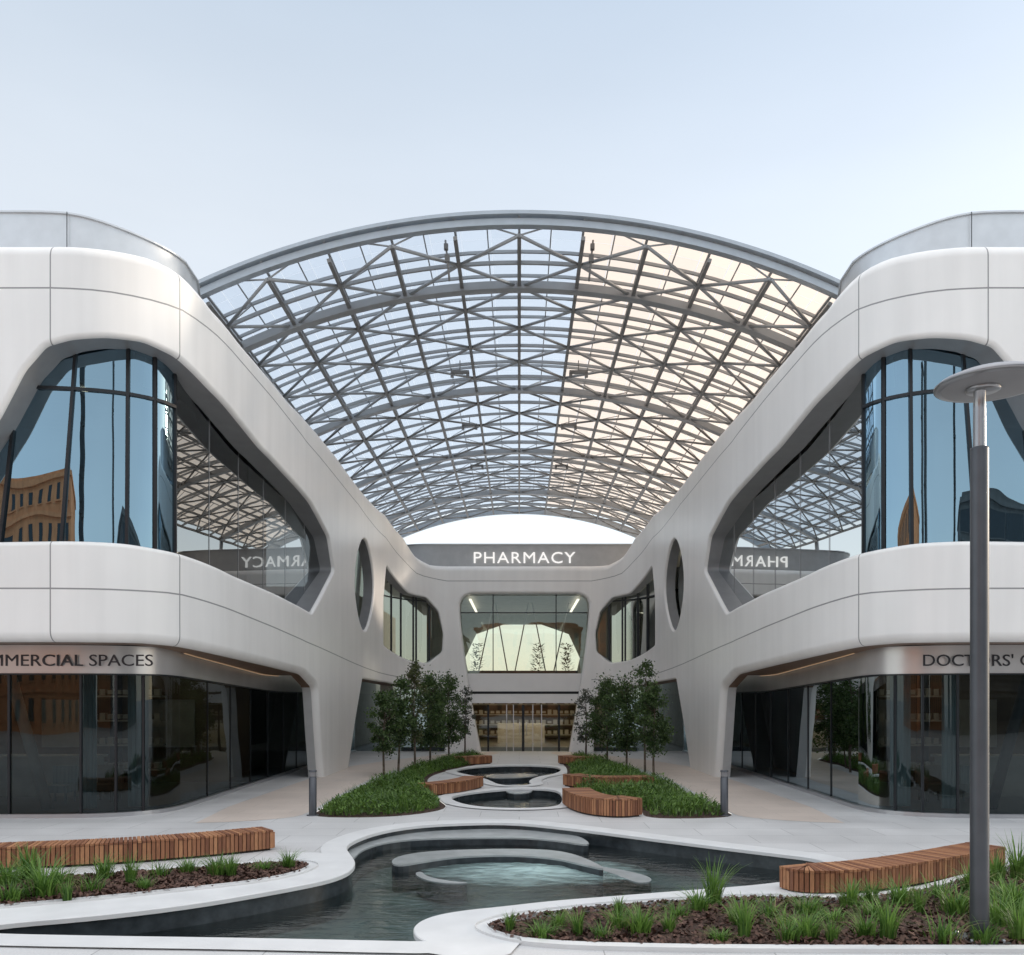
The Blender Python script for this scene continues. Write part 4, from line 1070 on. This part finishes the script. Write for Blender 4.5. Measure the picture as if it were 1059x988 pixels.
bench(gpl([(581.5, 832), (588, 837.5), (602, 842.5), (622, 845.5), (645, 846.5), (664, 844.5)]), .7, .42, 'curved_bench', 'rounded timber bench nearest on the right court bed')
bench(gpl([(582, 813), (594, 815), (615, 816.5), (645, 817), (676, 816)]), .65, .36, 'curved_bench', 'middle timber bench on the right court bed behind the rounded one')
bench(gpl([(577, 790), (590, 792), (606, 792), (616, 791)]), .6, .34, 'curved_bench', 'small far timber bench right of the pharmacy entrance')

# ------------------------------------------------------------------ trees
def tree(px, py, h, cr, ch, label, mt='leaf', shape=1.0, nleaf=4200, trunk=.045, seed=0, lean=0):
    rr = random.Random(seed); p = gp(px, py); T = thing('slender_tree', label, 'tree', (p[0], p[1], 0))
    b = MB(); pts = []; n = 8
    for i in range(n+1):
        u = i/n; pts.append(Vector((lean*u+.05*math.sin(u*5+seed)*u, .04*math.cos(u*4+seed)*u, h*.93*u)))
    for i in range(n): b.bar(pts[i], pts[i+1], trunk*(1-.8*i/n), n=8, w2=trunk*(1-.8*(i+1)/n))
    z0 = h-ch
    tips = []
    for i in range(16):
        u = rr.uniform(.0, .9); z = z0+ch*u*.85; base = pts[min(n, int(z/(h*.93)*n))].copy(); base.z = z
        t = rr.uniform(0, 6.28); r = cr*rr.uniform(.5, .95)*(math.sin(math.pi*min(1, .18+u*.8))**.6)
        tip = base+Vector((r*math.cos(t), r*math.sin(t), .25*cr+rr.uniform(0, .3)*cr)); b.bar(base, tip, .014, n=5, w2=.004); tips.append((base, tip))
    b.build('trunk', M['bark'], T)
    c = MB()
    cl = []
    for i in range(46):
        u = rr.random(); z = z0+ch*u
        prof = (math.sin(math.pi*min(1, .12+.86*u**shape)))**.75
        t = rr.uniform(0, 6.28); r = cr*.82*prof*math.sqrt(rr.random())
        cl.append((Vector((lean*z/h+r*math.cos(t), r*math.sin(t), z)), cr*rr.uniform(.12, .34)))
    for i in range(int(nleaf*1.0)):
        o, r = cl[rr.randrange(len(cl))]
        d = Vector((rr.gauss(0, 1), rr.gauss(0, 1), rr.gauss(0, .8)))*r*.62
        q = o+d; l = rr.uniform(.05, .10); w = l*.45
        a = Vector((rr.gauss(0, 1), rr.gauss(0, 1), rr.gauss(-.3, .6))).normalized(); s = a.cross(Vector((rr.gauss(0, 1), rr.gauss(0, 1), rr.gauss(0, 1)))).normalized()
        k = len(c.v); c.v += [tuple(q), tuple(q+a*l*.5+s*w), tuple(q+a*l), tuple(q+a*l*.5-s*w)]; c.face((k, k+1, k+2, k+3))
    c.build('crown', M[mt], T)
    return T
tree(397, 803, 2.9, .72, 2.0, 'leafy young tree nearest in the left court bed', seed=3)
tree(412, 801, 3.3, .75, 2.2, 'leafy young tree just behind the nearest one in the left bed', seed=5, lean=.1)
tree(429, 800, 4.05, .55, 2.9, 'tallest wispy pale green tree of the left court bed', 'leaf_pale', 1.3, 1800, seed=8)
tree(445, 795, 3.5, 1.0, 2.6, 'dark dense tree in the middle of the left court bed', seed=11, nleaf=7000)
tree(464, 789, 3.5, .95, 2.7, 'dark tree furthest right among the dense left court trees', seed=14, nleaf=6000)
tree(481, 785, 3.1, .55, 2.2, 'small grey green tree in front of the left entrance pier', 'leaf_grey', seed=17, nleaf=1600)
tree(676, 803, 3.1, .75, 2.2, 'leafy young tree nearest in the right court bed', seed=23)
tree(667, 799, 4.0, .6, 2.9, 'tallest wispy tree of the right court bed', 'leaf', 1.3, 2600, seed=28)
tree(648, 795, 3.4, 1.05, 2.6, 'broad dark dense tree in the middle of the right court bed', seed=31, nleaf=7500)
tree(628, 789, 3.4, 1.0, 2.7, 'dark dense tree left of the broad one in the right bed', seed=34, nleaf=6500)
tree(606, 786, 3.1, .6, 2.3, 'small grey green tree in front of the right entrance pier', 'leaf_grey', seed=37, nleaf=1600)
# indoor plants on the pharmacy gallery
for i, (x, lab) in enumerate(((-2.3, 'left'), (2.55, 'right'), (1.0, 'middle'))):
    T = thing('potted_plant', 'dark potted plant at the %s of the upper pharmacy window' % lab, 'plant', (x, 46.9, 3.31))
    b = MB(); b.lathe([(0, 0), (.17, 0), (.23, .42), (.2, .42), (0, .38)], n=16); b.build('pot', M['in_dark'], T)
    b = MB(); rr = random.Random(i)
    for k in range(260):
        t = rr.uniform(0, 6.28); u = rr.random(); q = Vector((.32*rr.random()*math.cos(t), .32*rr.random()*math.sin(t), .4+1.9*u)); a = Vector((math.cos(t), math.sin(t), .4)); s_ = Vector((-math.sin(t), math.cos(t), 0))
        kk = len(b.v); b.v += [tuple(q), tuple(q+a*.1+s_*.04), tuple(q+a*.22), tuple(q+a*.1-s_*.04)]; b.face((kk, kk+1, kk+2, kk+3))
    b.build('foliage', M['leaf'], T)

# ------------------------------------------------------------------ street lamp and bollards
lx, ly = gp(1013, 974)
T = thing('street_lamp', 'tall charcoal street lamp with flat round head in the right front bed', 'street lamp', (lx, ly, 0))
b = MB(); b.lathe([(.098, .02), (.096, 2.6), (.094, 5.45), (.093, 5.47), (.066, 5.48)], n=28); b.build('pole', M['post'], T)
b = MB(); b.lathe([(.066, 5.46), (.064, 5.9), (.062, 6.12), (.11, 6.15)], n=28); b.build('pole_neck', M['lamp_metal'], T)
b = MB(); b.box((0, 0, .03), (.46, .46, .03)); 
for sx in (-1, 1):
    for sy in (-1, 1): b.lathe([(.022, .04), (.022, .075), (0, .075)], (sx*.17, sy*.17, 0), 8)
b.build('base_plate', M['lamp_metal'], T)
hx = .13
b = MB(); b.lathe([(0, 6.30), (.22, 6.295), (.42, 6.27), (.54, 6.22), (.58, 6.185), (.58, 6.165), (.55, 6.155), (.50, 6.15)], (hx, 0, 0), 56); b.build('lamp_head', M['lamp_metal'], T)
b = MB(); b.lathe([(.50, 6.151), (.3, 6.135), (0, 6.13)], (hx, 0, 0), 56); b.build('diffuser', M['lamp_lens'], T)
b = MB(); b.lathe([(.17, 6.14), (.18, 6.11), (.16, 6.095), (0, 6.095)], (hx*.3, 0, 0), 32); b.build('lamp_collar', M['lamp_metal'], T)
for px, lab in ((323.5, 'left'), (749, 'right')):
    x, y = gp(px, 843.5)
    T = thing('bollard_light', 'dark grey cylindrical bollard at the outer tip of the %s court bed' % lab, 'bollard', (x, y, 0))
    b = MB(); b.lathe([(.088, 0), (.088, .86), (.08, .862), (.08, .90)], n=20); b.build('post', M['post'], T)
    b = MB(); b.lathe([(.078, .90), (.078, 1.0)], n=20); b.build('diffuser', M['lamp_lens'], T)
    b = MB(); b.lathe([(.09, 1.0), (.09, 1.04), (0, 1.045)], n=20); b.build('cap', M['post'], T)
    b = MB(); b.lathe([(.14, 0.0), (.14, .015), (.088, .018)], n=20); b.build('base_plate', M['post'], T)

# ------------------------------------------------------------------ town behind the viewpoint (seen mirrored in the glass)
def town(x0, x1, y, dep, h, m, label, nf, nb, name='town_house', parap=.6, band=False):
    cx, w = (x0+x1)/2, x1-x0
    T = thing(name, label, 'building', (cx, y-dep/2, 0))
    b = MB(); b.box((0, 0, h/2), (w, dep, h)); b.box((0, 0, h+.15), (w+.8, dep+.8, .5)); b.box((0, 0, h+parap/2+.3), (w-1, dep-1, parap)); b.build('wall', m, T)
    for i in range(1, nf):
        b2 = MB(); b2.box((0, dep/2+.1, i*h/nf), (w+.3, .35, .25)); b2.build('cornice', m, T)
    for i in range(nf):
        for k in range(nb):
            ww = w/nb; x = -w/2+ww*(k+.5); z = (i+.5)*h/nf+.1
            f = MB(); f.box((x, dep/2+.03, z), ((ww*.36 if not band else ww*.94), .1, h/nf*.55)); wn = f.build('window', M['pane_dark'], T)
            s = MB(); s.box((x, dep/2+.12, z-h/nf*.29), ((ww*.62 if not band else ww*.94), .2, .1)); s.build('sill', m, wn)
town(-52, -18, -28, 14, 19, M['stone_gold'], 'sunlit golden stone town house across the street with cornice bands', 6, 11)
town(-14, -12.8, -40, 4, 32, M['stone_dark'], 'slim dark tower beside the golden stone house', 9, 2, 'tower')
town(-17.5, -15, -60, 6, 44, M['stone_dark'], 'tall dark tower rising behind the slim one', 10, 2, 'tower')
town(-17, -8, -36, 10, 11, M['stone_grey'], 'low grey rendered house across the street', 3, 6)
town(-6, 9, -42, 10, 13, M['stone_gold'], 'sandstone house facing the court axis', 4, 7)
town(12.6, 14, -50, 4, 40, M['stone_dark'], 'thin dark tower on the right side of the street', 9, 2, 'tower')
town(15, 58, -28, 14, 17, M['stone_grey'], 'long dark grey office block with strip windows', 5, 8, 'office_block', band=True)

# ------------------------------------------------------------------ camera, sky, sun
HZ = [(.84, .82, .79), (.66, .67, .66), (.49, .54, .58), (1.4, 1.4, 1.4)]
cam = bpy.data.cameras.new('camera'); co = bpy.data.objects.new('camera', cam); col.objects.link(co)
co.location = (0, 0, EYE); co.rotation_euler = (R(90), 0, 0)
cam.sensor_width = 36; cam.lens = F/1059*36; cam.shift_x = (529.5-CX)/1059; cam.shift_y = (HY-494)/1059
cam.clip_end = 5000; cam.clip_start = .1; scene.camera = co
w = bpy.data.worlds.new('World'); scene.world = w; w.use_nodes = True; nt = w.node_tree
for n in list(nt.nodes): nt.nodes.remove(n)
SE, SR = R(16), R(72)
sky = nt.nodes.new('ShaderNodeTexSky'); sky.sky_type = 'NISHITA'; sky.sun_disc = False; sky.sun_elevation = SE; sky.sun_rotation = SR
sky.air_density = 1.0; sky.dust_density = 1.2; sky.ozone_density = 1.6; sky.altitude = 50
bg = nt.nodes.new('ShaderNodeBackground'); bg.inputs[1].default_value = 0.15
# high thin haze: pale near horizon, added brightness overhead and behind lights the court
tcw = nt.nodes.new('ShaderNodeTexCoord'); spw = nt.nodes.new('ShaderNodeSeparateXYZ'); nt.links.new(tcw.outputs['Generated'], spw.inputs[0])
hz = nt.nodes.new('ShaderNodeValToRGB'); nt.links.new(spw.outputs[2], hz.inputs[0]); e = hz.color_ramp.elements
e[0].position = 0.0; e[0].color = HZ[0]+(1,); e[1].position = 1.0; e[1].color = HZ[3]+(1,)
q = e.new(.46); q.color = HZ[1]+(1,); q = e.new(.63); q.color = HZ[2]+(1,); q = e.new(.80); q.color = HZ[3]+(1,)
fw_ = nt.nodes.new('ShaderNodeMapRange'); nt.links.new(spw.outputs[1], fw_.inputs[0]); fw_.inputs['From Min'].default_value = -1; fw_.inputs['From Max'].default_value = .6
fw_.inputs['To Min'].default_value = 1.36/.15; fw_.inputs['To Max'].default_value = 1/.15
mpw = nt.nodes.new('ShaderNodeMapping'); mpw.inputs['Scale'].default_value = (1.4, 1.4, 5.0); nt.links.new(tcw.outputs['Generated'], mpw.inputs[0])
nzw = nt.nodes.new('ShaderNodeTexNoise'); nzw.inputs['Scale'].default_value = 1.6; nzw.inputs['Detail'].default_value = 6; nt.links.new(mpw.outputs[0], nzw.inputs[0])
mrw = nt.nodes.new('ShaderNodeMapRange'); mrw.inputs['To Min'].default_value = .90; mrw.inputs['To Max'].default_value = 1.10; nt.links.new(nzw.outputs['Fac'], mrw.inputs[0])
fwm = nt.nodes.new('ShaderNodeMath'); fwm.operation = 'MULTIPLY'; nt.links.new(fw_.outputs[0], fwm.inputs[0]); nt.links.new(mrw.outputs[0], fwm.inputs[1]); fw_ = fwm
sc_ = nt.nodes.new('ShaderNodeVectorMath'); sc_.operation = 'SCALE'; nt.links.new(hz.outputs[0], sc_.inputs[0]); nt.links.new(fw_.outputs[0], sc_.inputs['Scale'])
adw = nt.nodes.new('ShaderNodeVectorMath'); adw.operation = 'ADD'; nt.links.new(sc_.outputs[0], adw.inputs[0]); skc = nt.nodes.new('ShaderNodeVectorMath'); skc.operation = 'SCALE'; skc.inputs['Scale'].default_value = .72; nt.links.new(sky.outputs[0], skc.inputs[0]); nt.links.new(skc.outputs[0], adw.inputs[1])
wo = nt.nodes.new('ShaderNodeOutputWorld'); nt.links.new(adw.outputs[0], bg.inputs[0]); nt.links.new(bg.outputs[0], wo.inputs[0])
sl = bpy.data.lights.new('sun', 'SUN'); sl.energy = 2.0; sl.angle = R(4); sl.color = (1.0, .86, .70)
so = bpy.data.objects.new('sun', sl); col.objects.link(so)
dv = Vector((math.sin(SR)*math.cos(SE), math.cos(SR)*math.cos(SE), math.sin(SE)))
so.rotation_euler = dv.to_track_quat('Z', 'Y').to_euler(); so.location = dv*80+Vector((0, 30, 0))
scene.view_settings.view_transform = 'Standard'; scene.view_settings.look = 'None'; scene.view_settings.exposure = 0
scene.render.engine = 'CYCLES'; scene.cycles.max_bounces = 10; scene.cycles.transparent_max_bounces = 24
